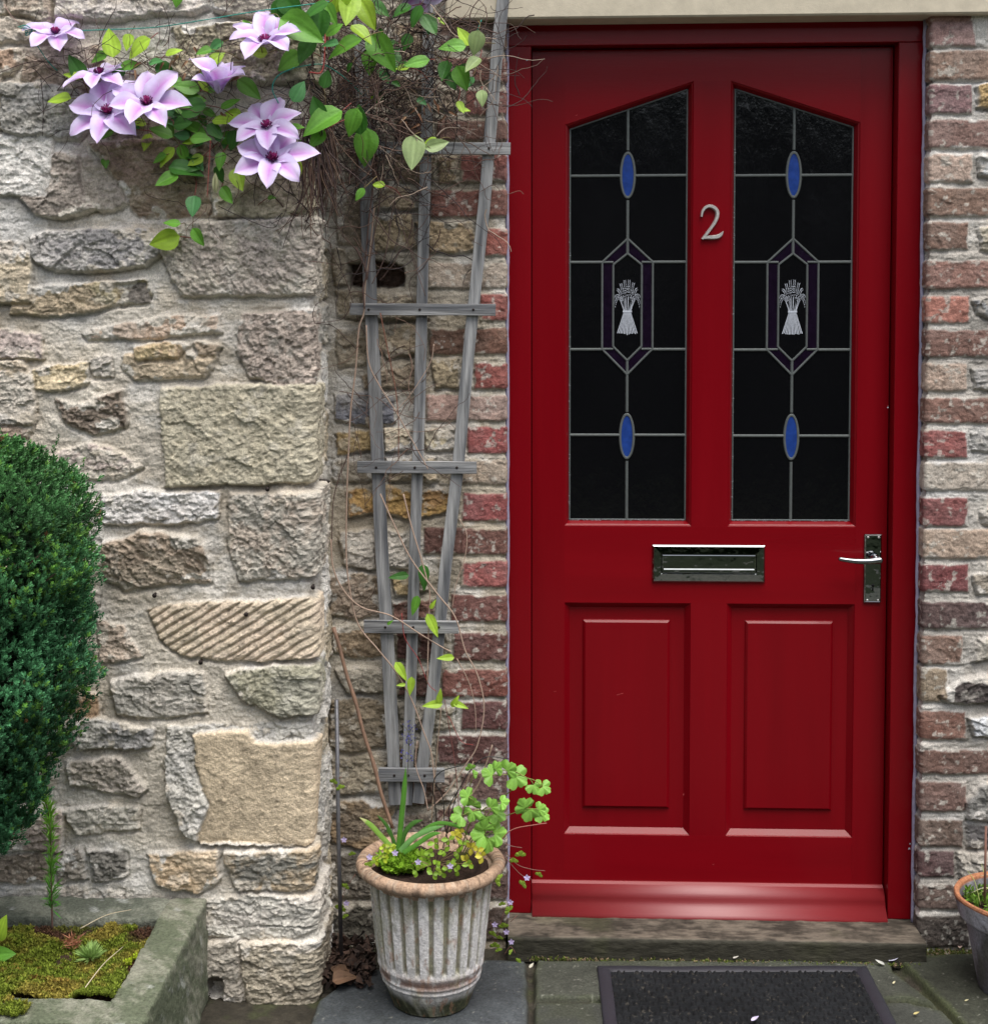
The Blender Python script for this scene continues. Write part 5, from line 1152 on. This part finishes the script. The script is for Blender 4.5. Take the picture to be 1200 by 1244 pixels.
# bud
bb = MB(); c = at(262, 224, YC-.02)
for k in range(6):
    a = k*1.05; leaf(bb, c+np.array([0,0,-.018])+np.array([math.cos(a), math.sin(a), 0])*.002, np.array([math.cos(a)*.16, math.sin(a)*.16, 1]), (math.cos(a), math.sin(a), 0), .042, .015, lin((176,178,140)), curl=.22, fold=-.3, shape=.8)
bb.build('bud', M['petal'], cm)
# stems, bare twigs and the dead tangle
def wander(p, d, n, step, jit, r0):
    pts = [np.array(p, float)]; d = np.array(d, float)
    for _ in range(n):
        d = d+np.array([r0.gauss(0, jit), r0.gauss(0, jit)*.35, r0.gauss(0, jit)]); d /= np.linalg.norm(d); pts.append(pts[-1]+d*step)
    return np.array(pts)
tw = MB(); r0 = random.Random(33)
DB = [lin((58,44,42)), lin((78,58,52)), lin((100,78,68)), lin((44,34,36))]
def clampY(P):
    for p in P:
        lim = YS-.018 if p[0] < XCr+.02 else -.012
        p[1] = min(p[1], lim); p[1] = max(p[1], lim-.16)
    return P
def tangle(n, cx_, cy_, sx, sy, y, L=(8,22), step=.012, r=(.0007,.0016), dirs=None, cols=DB):
    for _ in range(n):
        px, py = r0.gauss(cx_, sx), r0.gauss(cy_, sy); a = r0.uniform(0, 360) if dirs is None else r0.gauss(*dirs)
        P_ = clampY(wander(at(px, py, y+r0.uniform(-.04, .03)), pdir(a, r0.uniform(-.3, .3)), r0.randint(*L), step, .22, r0)); tw.tube(P_, r0.uniform(*r), r0.choice(cols), n=4, r1=.0005, cap=False)
tangle(150, 470, 40, 48, 45, -.10)
tangle(110, 480, 120, 50, 45, -.09)
tangle(70, 470, 200, 45, 35, -.07)
tangle(110, 415, 130, 28, 55, -.16)
tangle(40, 540, 70, 30, 40, -.08)
tangle(55, 200, 80, 60, 35, YC+.02, L=(5,14), step=.009, r=(.0006,.0011))
tangle(30, 110, 80, 50, 30, YC+.03, L=(5,14), step=.010, r=(.0006,.0010))
tangle(34, 250, 160, 45, 50, YC+.02, L=(5,14), step=.009, r=(.0006,.0010))
tangle(30, 480, 270, 45, 35, -.06)
tangle(60, 490, 100, 60, 60, -.12, cols=[lin((150,132,118)), lin((170,150,134))], L=(5,12))
# hanging bark-brown bundle at the corner of the stone wall
for _ in range(115):
    px = r0.uniform(368, 408); py = r0.uniform(130, 215); y = (YS-.03) if px < 388 else (-.26+(px-388)*.004); P_ = wander(at(px, py, y-.01), (r0.gauss(0,.1), 0, -1), r0.randint(8, 15), .0115, .10, r0)
    tw.tube(P_, r0.uniform(.0008, .0022), r0.choice([lin((60,44,40)), lin((84,64,54)), lin((98,76,62)), lin((70,54,54))]), n=4, r1=.0006, cap=False)
def vine(pts, y, r, col, r1=None, lab=None):
    P_ = curve_pts([at(px, py, y if not isinstance(y, (list, tuple)) else y[i]) for i, (px, py) in enumerate(pts)], 7); tw.tube(P_, r, col, n=6, r1=r1 or r*.7)
VB = lin((168,144,128)); VD = lin((96,76,70)); VR = lin((150,62,60))
vine([(455,250),(450,300),(444,345),(442,380),(436,400),(432,450),(426,500),(423,560),(421,620),(421,680),(426,722),(436,760),(460,790),(480,815),(500,850),(515,890),(524,915),(528,950)], -.055, .0022, VB)
vine([(402,655),(405,690),(418,718),(440,738),(475,748),(510,770),(535,785),(548,792)], -.06, .0020, VB)
vine([(445,395),(448,440),(462,470),(478,495),(495,525),(512,555),(520,570)], -.056, .0018, VB)
vine([(462,380),(470,420),(480,470),(484,510),(484,560)], -.05, .0014, lin((128,84,68)))
vine([(527,418),(523,440),(505,470),(490,490),(478,500)], -.056, .0011, VB)
vine([(490,600),(500,640),(512,680),(522,720),(521,750),(520,790),(519,830)], -.058, .0020, VB)
vine([(462,600),(480,640),(500,680),(530,720),(553,750),(565,790),(580,820),(588,860),(580,905),(565,930),(545,960),(520,985)], -.062, .0019, VB)
vine([(558,630),(567,650),(564,680),(554,710),(549,740)], -.03, .0013, VB)
vine([(555,800),(570,830),(577,860),(578,890)], -.05, .0012, VB)
vine([(488,745),(492,775),(508,800),(520,830),(530,840)], -.056, .0011, VR)
vine([(432,300),(445,330),(441,350),(443,375)], -.06, .0026, VD)
vine([(450,120),(455,200),(448,270),(443,330)], -.06, .0026, VD); vine([(470,160),(462,240),(452,300),(446,340)], -.065, .0020, VD)
vine([(490,190),(476,260),(468,310),(452,345)], -.06, .0016, VD); vine([(480,250),(500,310),(517,360)], -.055, .0013, VD)
vine([(510,250),(560,245),(585,232)], -.05, .0010, VD); vine([(612,238),(630,232),(636,236)], -.03, .0008, lin((130,90,80)))
vine([(585,232),(600,225),(612,238)], -.04, .0009, VD)
vine([(590,105),(605,150),(600,185),(590,160)], -.06, .0009, VD)
vine([(425,545),(420,560),(412,580),(405,610),(403,660)], -.03, .0016, VD)
vine([(397,300),(420,340),(440,400),(470,430)], -.03, .0010, VD)
vine([(400,60),(396,40),(392,85),(376,88)], [-.2,-.22,-.28,-.33], .0022, VR)
vine([(445,470),(470,440),(495,425),(515,418)], -.055, .0009, VD); vine([(420,515),(445,500),(470,478),(500,455)], -.055, .0009, VD)
vine([(520,985),(515,960),(505,930),(507,900)], -.07, .0014, VB); vine([(558,990),(553,930),(545,880),(540,850)], -.07, .0010, lin((110,60,56)))
vine([(545,870),(560,900),(575,905)], -.06, .0008, VR)
vine([(350,175),(354,210),(350,240),(345,262),(330,272)], YC+.01, .0009, DB[0]); vine([(265,250),(290,262),(330,277),(342,262)], YC+.01, .0009, DB[0]); vine([(256,170),(254,205),(252,240)], YC, .0013, lin((150,84,76)))
vine([(0,88),(40,75),(80,80),(120,100),(160,75)], YC+.02, .0009, DB[1]); vine([(5,5),(15,20),(24,28)], YC+.02, .0009, lin((170,140,130)))
vine([(50,95),(53,130),(52,165)], YC+.03, .0009, DB[0]); vine([(60,118),(53,135),(45,125)], YC+.03, .0007, DB[0]); vine([(70,110),(90,85),(110,70),(120,60)], YC+.02, .0009, DB[1])
vine([(160,85),(190,70),(230,75),(260,90)], YC+.02, .0010, DB[2]); vine([(276,0),(275,15)], YC+.02, .0010, DB[0])
tangle(34, 470, 470, 30, 75, -.05, L=(8,18), r=(.0006,.0012), cols=[lin((96,76,66)), lin((130,104,90)), lin((70,54,50))])
tw.add(st_mb.v, st_mb.f, st_mb.c); tw.build('twigs', M['twig'], cm)
mb = MB()
for (px, py, L, a, c, y) in [(484,700,26,182,DGR,-.05),(515,702,34,275,DGR,-.05),(504,736,26,255,MGR,-.065),(526,734,14,60,YGR,-.065),(526,760,32,298,YGR,-.07),(488,816,28,305,YGR,-.07),(499,834,24,265,YGR,-.07),(541,799,22,178,YGR,-.07),(525,856,26,182,YGR,-.07),(534,846,20,80,YGR,-.07),(553,852,18,60,YGR,-.06),(560,857,20,345,YGR,-.06),(474,756,10,40,MGR,-.06),(487,832,12,180,YGR,-.07)]:
    Lm = L/545.; d = pdir(a, .2); c_ = at(px, py, y); leaf(mb, c_-d*Lm*.5, d, (.2,-1,.6), Lm, Lm*.42, c, curl=.15, fold=.3, shape=.6)
mb.build('young_leaves', M['leaf'], cm)
mb = MB()
for k in range(26):
    px, py = (r0.gauss(220, 28), r0.gauss(82, 14)) if k < 12 else ((r0.gauss(262, 8), r0.gauss(128, 8)) if k < 15 else (r0.gauss(508, 18), r0.gauss(138, 8)))
    y = ydepth(px)+.01; a = r0.uniform(200, 340); leaf(mb, at(px, py, y), pdir(a, .3), (r0.uniform(-1,1), -1, .3), .022, .006, lin(r0.choice([(120,84,60),(104,78,60),(150,118,90)])), curl=.5, fold=.7)
mb.build('withered_leaves', M['deadleaf'], cm)

# ------------------------------------------------------------------ twine, cane, rod, nails
mb = MB(); YT = YS-.045
P_ = curve_pts([at(24,34,YT), at(60,38,YT+.01), at(130,36,YT+.02), at(190,33,YT+.02), at(250,24,YT), at(310,14,YT-.005), at(370,6,YT-.01), at(400,2,YT+.02)], 8); mb.tube(P_, .0011, (.1,.3,.3), n=6)
for k in range(5): mb.tube(curve_pts([at(22+3*k,33+k,YT-.003), at(32,31+3*k,YT-.010), at(40,36+k,YT-.004)], 4), .0012, (.1,.3,.3), n=6)
mb.tube(curve_pts([at(36,40,YT), at(50,62,YT+.005), at(60,76,YT+.012), at(70,86,YT+.02)], 5), .0011, (.1,.3,.3), n=6)
tag(mb.build('garden_twine', M['twine'], cols=False), 'long green garden twine tied along the stone wall behind the lilac flowers', 'twine')
mb = MB(); mb.tube(curve_pts([at(585,24,-.06), at(580,38,-.06), at(582,50,-.05)], 4), .0010, (.1,.3,.3), n=6)
tag(mb.build('twine_end', M['twine'], cols=False), 'short green twine end hanging under the lintel beside the trellis', 'twine')
mb = MB(); mb.tube(curve_pts([at(358,82,YT), at(338,92,YT), at(331,108,YT), at(340,128,YT)], 6), .0013, (.1,.3,.3), n=6)
mb.tube(curve_pts([at(358,82,YT), at(390,78,YT+.05), at(410,88,-.2), at(425,100,-.15), at(440,115,-.1)], 6), .0011, (.1,.3,.3), n=6)
tag(mb.build('garden_twine', M['twine'], cols=False), 'loop of green twine holding the clematis above the lower right flowers', 'twine')
mb = MB(); q0 = at(405, 762, -.10); q1 = np.array([at(470,978,-.10)[0], -.14, .27]); q1 = at(476, 1006, -.15)
P_ = np.array([q0+(q1-q0)*t for t in np.linspace(0, 1, 24)]); P_[:, 0] += .0012*np.sin(np.arange(24)*.9); mb.tube(P_, [.0042+.0008*(i % 8 == 0) for i in range(24)], (.3,.2,.1), n=8)
tag(mb.build('cane', M['cane'], cols=False), 'brown cane leaning from the stone wall corner into the fluted planter', 'cane')
mb = MB(); gb = gnd(412, 1180, 0); mb.tube([at(409, 850, -.10), at(411, 1000, -.11), (at(415,1180,-.12)[0], -.12, 0.0)], .0048, (.3,.2,.1), n=10)
tag(mb.build('metal_rod', M['metalpipe'], cols=False), 'thin grey metal rod standing upright between the stone wall corner and the planter', 'rod')
for px, py, lab in [(188,722,'dark nail stub left of the tooled stone'),(380,712,'dark nail stub at the corner above the tooled stone'),(299,745,'tiny dark nail stub in the upper edge of the tooled stone'),(244,803,'dark nail stub in the mortar under the tooled stone'),(325,593,'dark nail stub in the mortar under the big square quoin')]:
    c = at(px, py, YS-.012); mb = MB(); mb.tube([c+np.array([0,.012,0]), c+np.array([.001,-.006,-.001])], .0028, n=7); mb.tube([c+np.array([.001,-.005,-.001]), c+np.array([.002,-.009,-.002])], [.0052,.0046], n=7)
    tag(mb.build('nail_stub', M['nail'], cols=False), lab, 'nail', 'nail stubs in the stone wall')
mb = MB(); c = at(388, 583, YS-.01); mb.tube([c, c+np.array([.016,-.003,0]), c+np.array([.022,-.004,-.004])], [.0018,.0018,.0036], n=7)
tag(mb.build('hook', M['nail'], cols=False), 'small rusty hook sticking out of the stone wall corner', 'hook')

# ------------------------------------------------------------------ plants in the fluted planter
def on_pot(px, py, dy=0.): return gnd(px, py, PHt-.02+dy)
zs_ = PHt-.026
# columbine
aq = thing('columbine', 'bright green lobed columbine leaning out of the fluted planter towards the door', 'plant', (pc[0]+.05, pc[1]-.01, zs_))
def lobed(mb_, c, d, nrm, R, col):
    d = np.array(d, float); d /= np.linalg.norm(d); nrm = np.array(nrm, float); nrm -= d*(nrm@d); nrm /= np.linalg.norm(nrm); s_ = np.cross(d, nrm)
    n = 49; V = [np.array(c)]; Cc = [col*1.2]; F = []; k1 = math.pi/1.35; RG = (.35, .7, 1.0)
    for ring_ in RG:
        for i in range(n):
            a = -2.05+4.1*i/(n-1); lobe_ = abs(math.cos(a*k1)); cut = ring_**2; sc = 1-cut*(.36*(1-lobe_**.55))-cut*.10*(1-abs(math.cos(a*k1*2.5))**.7)
            r_ = R*ring_*sc; V.append(np.array(c)+(d*math.cos(a)+s_*math.sin(a))*r_+nrm*(.10*R*lobe_*ring_-.20*R*ring_**2+.03*R*math.sin(a*9)*ring_)); Cc.append(col*(1.12 if lobe_ > .97 or abs(math.cos(a*k1*2.5)) > .985 else .95))
    for i in range(n-1):
        F.append((0, 1+i, 2+i))
        for q in range(len(RG)-1): F.append((q*n+1+i, (q+1)*n+1+i, (q+1)*n+2+i, q*n+2+i))
    mb_.add(V, F, Cc)
mb = MB(); sm = MB(); AG = lin((134,184,78)); r3 = random.Random(15); root = np.array([pc[0]+.055, pc[1]+.0, zs_])
groups = [((640,945),[(594,940,.026,150),(604,932,.020,60),(619,934,.024,40),(630,946,.030,330),(650,957,.022,300),(662,958,.020,330)]),
          ((630,985),[(636,978,.024,120),(642,988,.028,250),(660,990,.022,330),(657,982,.018,40)]),
          ((585,985),[(566,966,.022,140),(573,975,.022,90),(556,992,.024,190),(573,990,.022,250),(598,978,.022,60),(606,990,.024,330),(590,996,.020,260),(612,974,.018,20)]),
          ((590,1015),[(583,1014,.030,170),(592,1024,.032,260),(605,1012,.028,20),(588,1004,.022,90)]),
          ((575,940),[(571,932,.012,110),(577,940,.010,30)])]
for (jx, jy), lv in groups:
    y = pc[1]-.05 if jx < 600 else pc[1]-.03; J = at(jx, jy, y); sm.tube(curve_pts([root, (root+J)/2+np.array([.0,0,.03]), J], 6), .0016, lin((116,120,60)), n=5, r1=.0010)
    for px, py, R_l, a in lv:
        c = at(px, py, y-.01+r3.uniform(-.012, .012)); d = pdir(a, .25); b = c-d*R_l*.3; sm.tube(curve_pts([J, (J+b)/2+np.array([0,0,.004]), b], 3), .0009, lin((120,130,60)), n=4)
        lobed(mb, b, d, (r3.uniform(-.3,.3), -.75, r3.uniform(.4, .9)), R_l*1.0, AG*r3.uniform(.8, 1.15))
mb.build('leaves', M['leaf'], aq)
sm.tube(curve_pts([at(605,1025,pc[1]-.05), at(622,1008,pc[1]-.06), at(650,1002,pc[1]-.06), at(664,1000,pc[1]-.06)], 5), .0011, lin((150,90,80)), n=5); sm.build('stalks', M['twig'], aq)
# strap leaves
sp = thing('strap_leaf_plant', 'clump of green strap leaves with one tall upright blade in the planter', 'plant', (pc[0]-.06, pc[1], zs_))
mb = MB()
def strap(pts, y, w_, col, col2=None):
    C_ = np.array(curve_pts([at(px, py, yy) for (px, py), yy in zip(pts, y)], 6)); n = len(C_); T_ = np.gradient(C_, axis=0); V = []; F = []; Cc = []
    for i in range(n):
        s_ = np.cross(T_[i], [0,-1,.3]); s_ /= np.linalg.norm(s_); t = i/(n-1); ww = w_*.5*(1 if t < .6 else max(.04, 1-((t-.6)/.4)**2)); nr = np.cross(s_, T_[i]); nr /= np.linalg.norm(nr)
        for o in (-1, 0, 1): V.append(C_[i]+s_*ww*o+nr*(.25*ww if o == 0 else 0)); Cc.append(np.array(col if col2 is None or t < .8 else col2)*(1.2 if o == 0 else 1))
    for i in range(n-1): F += [(3*i+k, 3*i+k+1, 3*i+4+k, 3*i+3+k) for k in range(2)]
    mb.add(V, F, Cc)
SG, SG2 = lin((86,140,52)), lin((70,112,48)); y0_ = pc[1]-.01
strap([(484,1032),(487,1000),(491,960),(493,932)], [y0_]*4, .011, SG)
strap([(480,1034),(465,1018),(450,1002),(437,993)], [y0_-.02]*4, .011, lin((128,168,72)), lin((186,190,130)))
strap([(480,1030),(474,1010),(466,998),(458,990)], [y0_]*4, .007, SG2)
strap([(486,1034),(492,1012),(502,1000),(514,996)], [y0_]*4, .010, SG2)
strap([(486,1034),(502,1018),(522,1008),(540,1003)], [y0_-.02]*4, .011, lin((110,160,90)))
strap([(490,1036),(506,1026),(524,1014),(536,1012)], [y0_-.03]*4, .010, SG)
strap([(488,1034),(510,1012),(532,1000),(556,1004),(570,1016)], [y0_]*5, .008, SG)
strap([(482,1036),(478,1020),(472,1010),(470,1004)], [y0_]*4, .007, SG2)
mb.build('leaves', M['leaf'], sp)
# dried lavender
lv = thing('lavender_sprig', 'thin blue violet flower spike against the bottom of the trellis', 'flower spike', tuple(at(492, 1010, pc[1]+.03)))
mb = MB(); yv = -.075; C_ = curve_pts([at(490,1012,pc[1]+.04), at(494,960,yv), at(497,900,yv), at(498,874,yv)], 8); mb.tube(C_, .0008, lin((90,96,80)), n=4)
for s in [(496,925),(497,905),(497,890)]:
    for k in (-1, 1): mb.tube([at(s[0], s[1], yv), at(s[0]+k*7, s[1]-10, yv-.004)], .0006, lin((90,96,90)), n=4)
mb.build('stem', M['twig'], lv)
n = 90; ps = []
for _ in range(n):
    s = rng.choice(3); q = [(496,925),(497,905),(497,888)][s]; ps.append(at(q[0]+rng.normal(0,5), q[1]-rng.uniform(0,14), yv+rng.normal(0,.003)))
scatter('florets', QV, QF, np.array(ps), frames(rng.normal(0,1,(n,3)), rng.uniform(0,6,n), rng.uniform(.003,.006,n)), np.tile(lin((92,92,160)), (n,1)), M['petal'], lv)
# ground cover in the planter
def disc_pts(n, c, r, z): a = rng.uniform(0, 6.28, n); q = r*np.sqrt(rng.uniform(0, 1, n)); return np.stack([c[0]+q*np.cos(a), c[1]+q*np.sin(a), z+0*a], 1)
ps = disc_pts(900, (on_pot(490,1052)[0], on_pot(490,1052)[1]), .052, zs_+.006); ps[:, 2] += rng.uniform(0, .012, 900)
o = scatter('moss', *MT, ps, frames(np.stack([rng.normal(0,.5,900), rng.normal(-.3,.5,900), np.ones(900)], 1), rng.uniform(0,6,900), rng.uniform(.012,.022,900)), lin((120,158,44))[None]*rng.uniform(.6,1.4,(900,1)), M['moss'], smooth=False)
tag(o, 'cushion of bright green moss in the front of the fluted planter', 'moss', kind='stuff')
def weed(name, lab, spots, y, c, leafL, cat='weed'):
    t = thing(name, lab, cat, tuple(at(*spots[0], y)))
    m1 = MB(); m2 = MB(); b = at(*spots[0], y)
    for (px, py) in spots:
        c_ = at(px, py, y-.004+r3.uniform(-.01,.006)); m2.tube(curve_pts([b, (b+c_)/2+np.array([0,-.004,.004]), c_], 3), .0006, lin((110,90,60)), n=4)
        for k in range(3): a = k*120+r3.uniform(0, 90); leaf(m1, c_, pdir(a, r3.uniform(0,.4)), (r3.uniform(-.4,.4),-1,.7), leafL*r3.uniform(.7,1.2), leafL*.75, c*r3.uniform(.8,1.2), shape=1.1, nl=5)
    m1.build('leaves', M['leaf'], t); m2.build('stems', M['twig'], t); return t
weed('ivy_leaved_weed', 'small yellow green weed at the left of the soil in the fluted planter', [(470,1038),(466,1030),(474,1028),(466,1042),(456,1045),(478,1034)], pc[1]-.06, lin((160,180,50)), .012)
weed('ivy_leaved_weed', 'low leafy weed in the middle of the soil in the fluted planter', [(530,1050),(522,1036),(540,1034),(548,1046),(556,1036),(520,1052),(538,1060),(545,1020),(562,1026),(528,1024),(512,1040),(556,1058),(506,1058),(570,1050),(526,1062),(546,1054)], pc[1]-.075, lin((128,164,50)), .014)
weed('ivy_leaved_weed', 'yellowing weed under the columbine at the right of the soil in the planter', [(580,1034),(572,1030),(586,1040),(566,1046),(560,1012),(553,1015)], pc[1]-.07, lin((184,176,60)), .015)
# trailing toadflax round the pot: stems, tiny leaves, lilac flowers
def trail(lab, stems, lvs, fls, y):
    t = thing('toadflax', lab, 'trailing plant', tuple(at(*stems[0][0], y)), 'trailing toadflax round the fluted planter')
    m1, m2, m3_ = MB(), MB(), MB()
    for s in stems: m2 = MB(); m2.tube(curve_pts([at(a_, b_, y) for a_, b_ in s], 5), .0007, lin((120,84,74)), n=4); m2.build('stem', M['twig'], t)
    for (px, py, R_) in lvs:
        c_ = at(px, py, y-.003); lobed(m1, c_-np.array([0,0,R_/1100.]), pdir(r3.uniform(40,140), .3), (r3.uniform(-.4,.4),-1,.5), R_/560., lin((140,170,60))*r3.uniform(.8,1.2))
    for (px, py) in fls:
        c_ = at(px, py, y-.005); m3_ = MB()
        for k in range(5): a = k*72+20; leaf(m3_, c_, pdir(a, .3), (0,-1,.2), .0075, .0055, lin((206,192,236)), nl=4, shape=.9)
        m3_.build('flower', M['petal'], t)
    m1.build('leaves', M['leaf'], t)
    return t
trail('toadflax trailing over the right side of the planter rim past the door frame', [[(614,1035),(628,1050),(645,1056),(662,1058)],[(612,1040),(632,1062),(645,1068)],[(614,1025),(622,1028),(634,1030)]], [(632,1036,7),(624,1044,6),(654,1061,5),(634,1072,6),(602,1068,7),(608,1064,5)], [(640,1066)], pc[1]-.07)
trail('toadflax growing from the gap between the planter and the left end of the sill', [[(600,1150),(606,1130),(612,1108),(620,1095)],[(604,1160),(598,1135),(596,1120)],[(612,1160),(620,1150),(626,1158)],[(620,1120),(628,1112)]], [(619,1103,7),(610,1097,5),(612,1123,7),(598,1133,6),(607,1138,5),(601,1147,7),(606,1153,5),(629,1166,5),(621,1155,4)], [(620,1096),(601,1123),(615,1132),(621,1144)], -.10)
trail('toadflax climbing beside the thin metal rod', [[(411,1120),(414,1098),(420,1080),(432,1062)],[(410,960),(406,948),(416,944)],[(411,1120),(415,1105)]], [(405,948,6),(414,955,6),(419,1075,6),(413,1101,8),(420,1112,5),(428,1036,5)], [(421,1097),(418,1020)], -.11)
trail('toadflax flowering at the left of the planter rim', [[(452,1050),(446,1046),(440,1050)]], [(453,1047,5),(447,1049,5)], [(449,1041)], pc[1]-.10)
trail('toadflax flowering over the front of the planter soil', [[(500,1050),(508,1046),(520,1050)],[(540,1052),(546,1056)]], [(512,1052,5),(532,1056,5),(550,1050,6)], [(480,1036),(508,1047),(547,1052)], pc[1]-.09)
# black wire support
mb = MB(); yw = pc[1]
for s in [[(532,1030),(530,990),(526,955),(535,938),(560,930)],[(546,1030),(540,1000),(538,970),(528,950)],[(552,1025),(545,985),(560,955),(572,935),(590,920),(618,922)],[(538,1030),(548,990),(556,960)]]:
    mb.tube(curve_pts([at(a_, b_, yw) for a_, b_ in s], 6), .0011, n=5)
tag(mb.build('wire_support', M['wire'], cols=False), 'bent black wire plant support standing in the fluted planter', 'plant support')
mb = MB()
for s, r in [([(543,1012),(560,985),(580,955),(590,930),(598,905)],.0026),([(528,1010),(545,980),(565,955),(575,925)],.0020),([(524,1000),(527,960),(532,900),(536,860)],.0016),([(578,1040),(568,1020),(560,1008)],.003)]:
    mb.tube(curve_pts([at(a_, b_, pc[1]+.03) for a_, b_ in s], 5), r, lin((142,122,104)), n=6, r1=r*.6)
o = mb.build('dried_plant', M['twig']); tag(o, 'bare brown dead stems rising from the soil of the fluted planter', 'dead stems')
# plants in the small pot
n = 240; ps = disc_pts(n, p2, .118, h2-.022); a = rng.uniform(0, 6.28, n)
o = scatter('pot_moss', *MT, ps, frames(np.stack([rng.normal(0,.6,n), rng.normal(-.2,.6,n), np.ones(n)], 1), a, rng.uniform(.012,.026,n)), lin((96,130,48))[None]*rng.uniform(.5,1.4,(n,1)), M['moss'], smooth=False)
tag(o, 'dark green moss on the soil of the whitewashed pot', 'moss', kind='stuff')
mb = MB(); r4 = random.Random(3)
for k in range(26):
    a = r4.uniform(0, 6.28); q = r4.uniform(0, .09); b = np.array([p2[0]+q*math.cos(a), p2[1]+q*math.sin(a), h2-.02]); d = np.array([r4.gauss(0,1), r4.gauss(0,1), .5]); d /= np.linalg.norm(d)
    mb.tube(curve_pts([b, b+d*.03+np.array([0,0,.02]), b+d*.07+np.array([0,0,.005])], 4), .0012, lin(r4.choice([(96,130,50),(190,186,150),(150,160,90)])), n=5, r1=.0005)
o = mb.build('trailing_grass', M['twig']); tag(o, 'curly grass blades lying in the whitewashed pot', 'grass')
mb = MB(); mb.tube([(at(1196,1060,p2[1])[0], p2[1], h2-.03), at(1197,1004,p2[1])], .0030, lin((120,84,72)), n=8, r1=.0024); o = mb.build('stick', M['twig']); tag(o, 'short brown stick upright in the whitewashed pot', 'stick')

# ------------------------------------------------------------------ litter on the paving
def litter(name, px, py, L, a, col, lab, cat, m='petal', z=.006):
    c = gnd(px, py, z); mb_ = MB(); d = np.array([math.cos(a), math.sin(a), .12]); leaf(mb_, c, d, (0,-.2,1), L, L*.45, lin(col), curl=-.2, fold=.35, shape=.7)
    tag(mb_.build(name, M[m]), lab, cat, 'petals and leaves fallen on the paving')
litter('fallen_petal', 1079, 1167, .030, .3, (214,212,236), 'pale lilac petal lying right of the doormat by the sill', 'petal')
litter('fallen_petal', 1074, 1172, .022, 2.6, (196,196,190), 'narrow whitish petal next to the lilac one by the sill', 'petal')
litter('fallen_petal', 912, 1240, .020, .5, (206,196,226), 'pale petal lying on the black doormat', 'petal', z=.014)
litter('fallen_petal', 643, 1176, .018, 1.0, (200,196,180), 'whitish petal at the top of the paving joint by the sill', 'petal')
litter('fallen_leaf', 1084, 1195, .010, .8, (204,196,160), 'small cream leaf on the slab right of the doormat', 'leaf')
litter('fallen_leaf', 1109, 1232, .014, .2, (190,176,120), 'small yellowish leaf on the slab near the doormat corner', 'leaf')
litter('fallen_leaf', 1171, 1216, .010, .2, (196,190,150), 'pale scrap of leaf beside the whitewashed pot', 'leaf')
litter('fallen_leaf', 890, 1164, .014, .2, (206,200,190), 'pale scrap of leaf between the sill and the doormat', 'leaf')
for k, (px, py) in enumerate([(1165,1152),(1172,1146)]):
    litter('fallen_petal', px, py, .022, 1.2+k, (198,172,160), ['pinkish petal behind the whitewashed pot', 'upper pinkish petal against the wall behind the pot'][k], 'petal')
mb = MB(); c = gnd(404, 1192, .02)
for k in range(3): leaf(mb, c+np.array([.008*k, .01*k, .002*k]), (math.cos(k*.9+.2), math.sin(k*.9+.2), .3), (.1,-.6,1), .055, .034, lin((104,78,58))*(1-.12*k), curl=.4, fold=.5)
tag(mb.build('dead_leaf', M['deadleaf']), 'brown curled dead leaf at the foot of the metal rod', 'leaf', 'petals and leaves fallen on the paving')
# leaf mould in the corner between wall and planter
n = 700; x = rng.uniform(at(388,1190,-.1)[0], at(455,1190,-.1)[0], n); y = rng.uniform(-.24, -.03, n)
ps = np.stack([x, y, .004+.02*rng.uniform(0,1,n)], 1)
o = scatter('leaf_mould', QV, QF, ps, frames(rng.normal(0,1,(n,3))*np.array([1,1,.35]), rng.uniform(0,6,n), rng.uniform(.008,.026,n)), lin((62,46,38))[None]*rng.uniform(.4,1.8,(n,1)), M['deadleaf'])
tag(o, 'dark leaf mould in the corner behind the metal rod', 'leaf mould', kind='stuff')
n = 420; x = rng.uniform(XBR-.02, .70, n); y = rng.uniform(-.035, .0, n)*1.0-.003; 
x2 = rng.uniform(at(640,1162,-.08)[0], at(1120,1162,-.08)[0], 500); xa = np.r_[x, x2]; ya = np.r_[y, -.088+rng.normal(0,.004,500)]
cc = lin((96,108,48))[None]*rng.uniform(.4,1.3,(len(xa),1)); br = rng.uniform(0,1,len(xa)) < .3; cc[br] = lin((150,130,104))
o = scatter('crevice_moss', *MT, np.stack([xa, ya, 0*xa-.004], 1), frames(np.stack([rng.normal(0,.5,len(xa)), rng.normal(0,.5,len(xa)), np.ones(len(xa))], 1), rng.uniform(0,6,len(xa)), rng.uniform(.005,.011,len(xa))), cc, M['moss'], smooth=False)
tag(o, 'thin moss and crumbs along the foot of the sill and the brick wall', 'moss', kind='stuff')
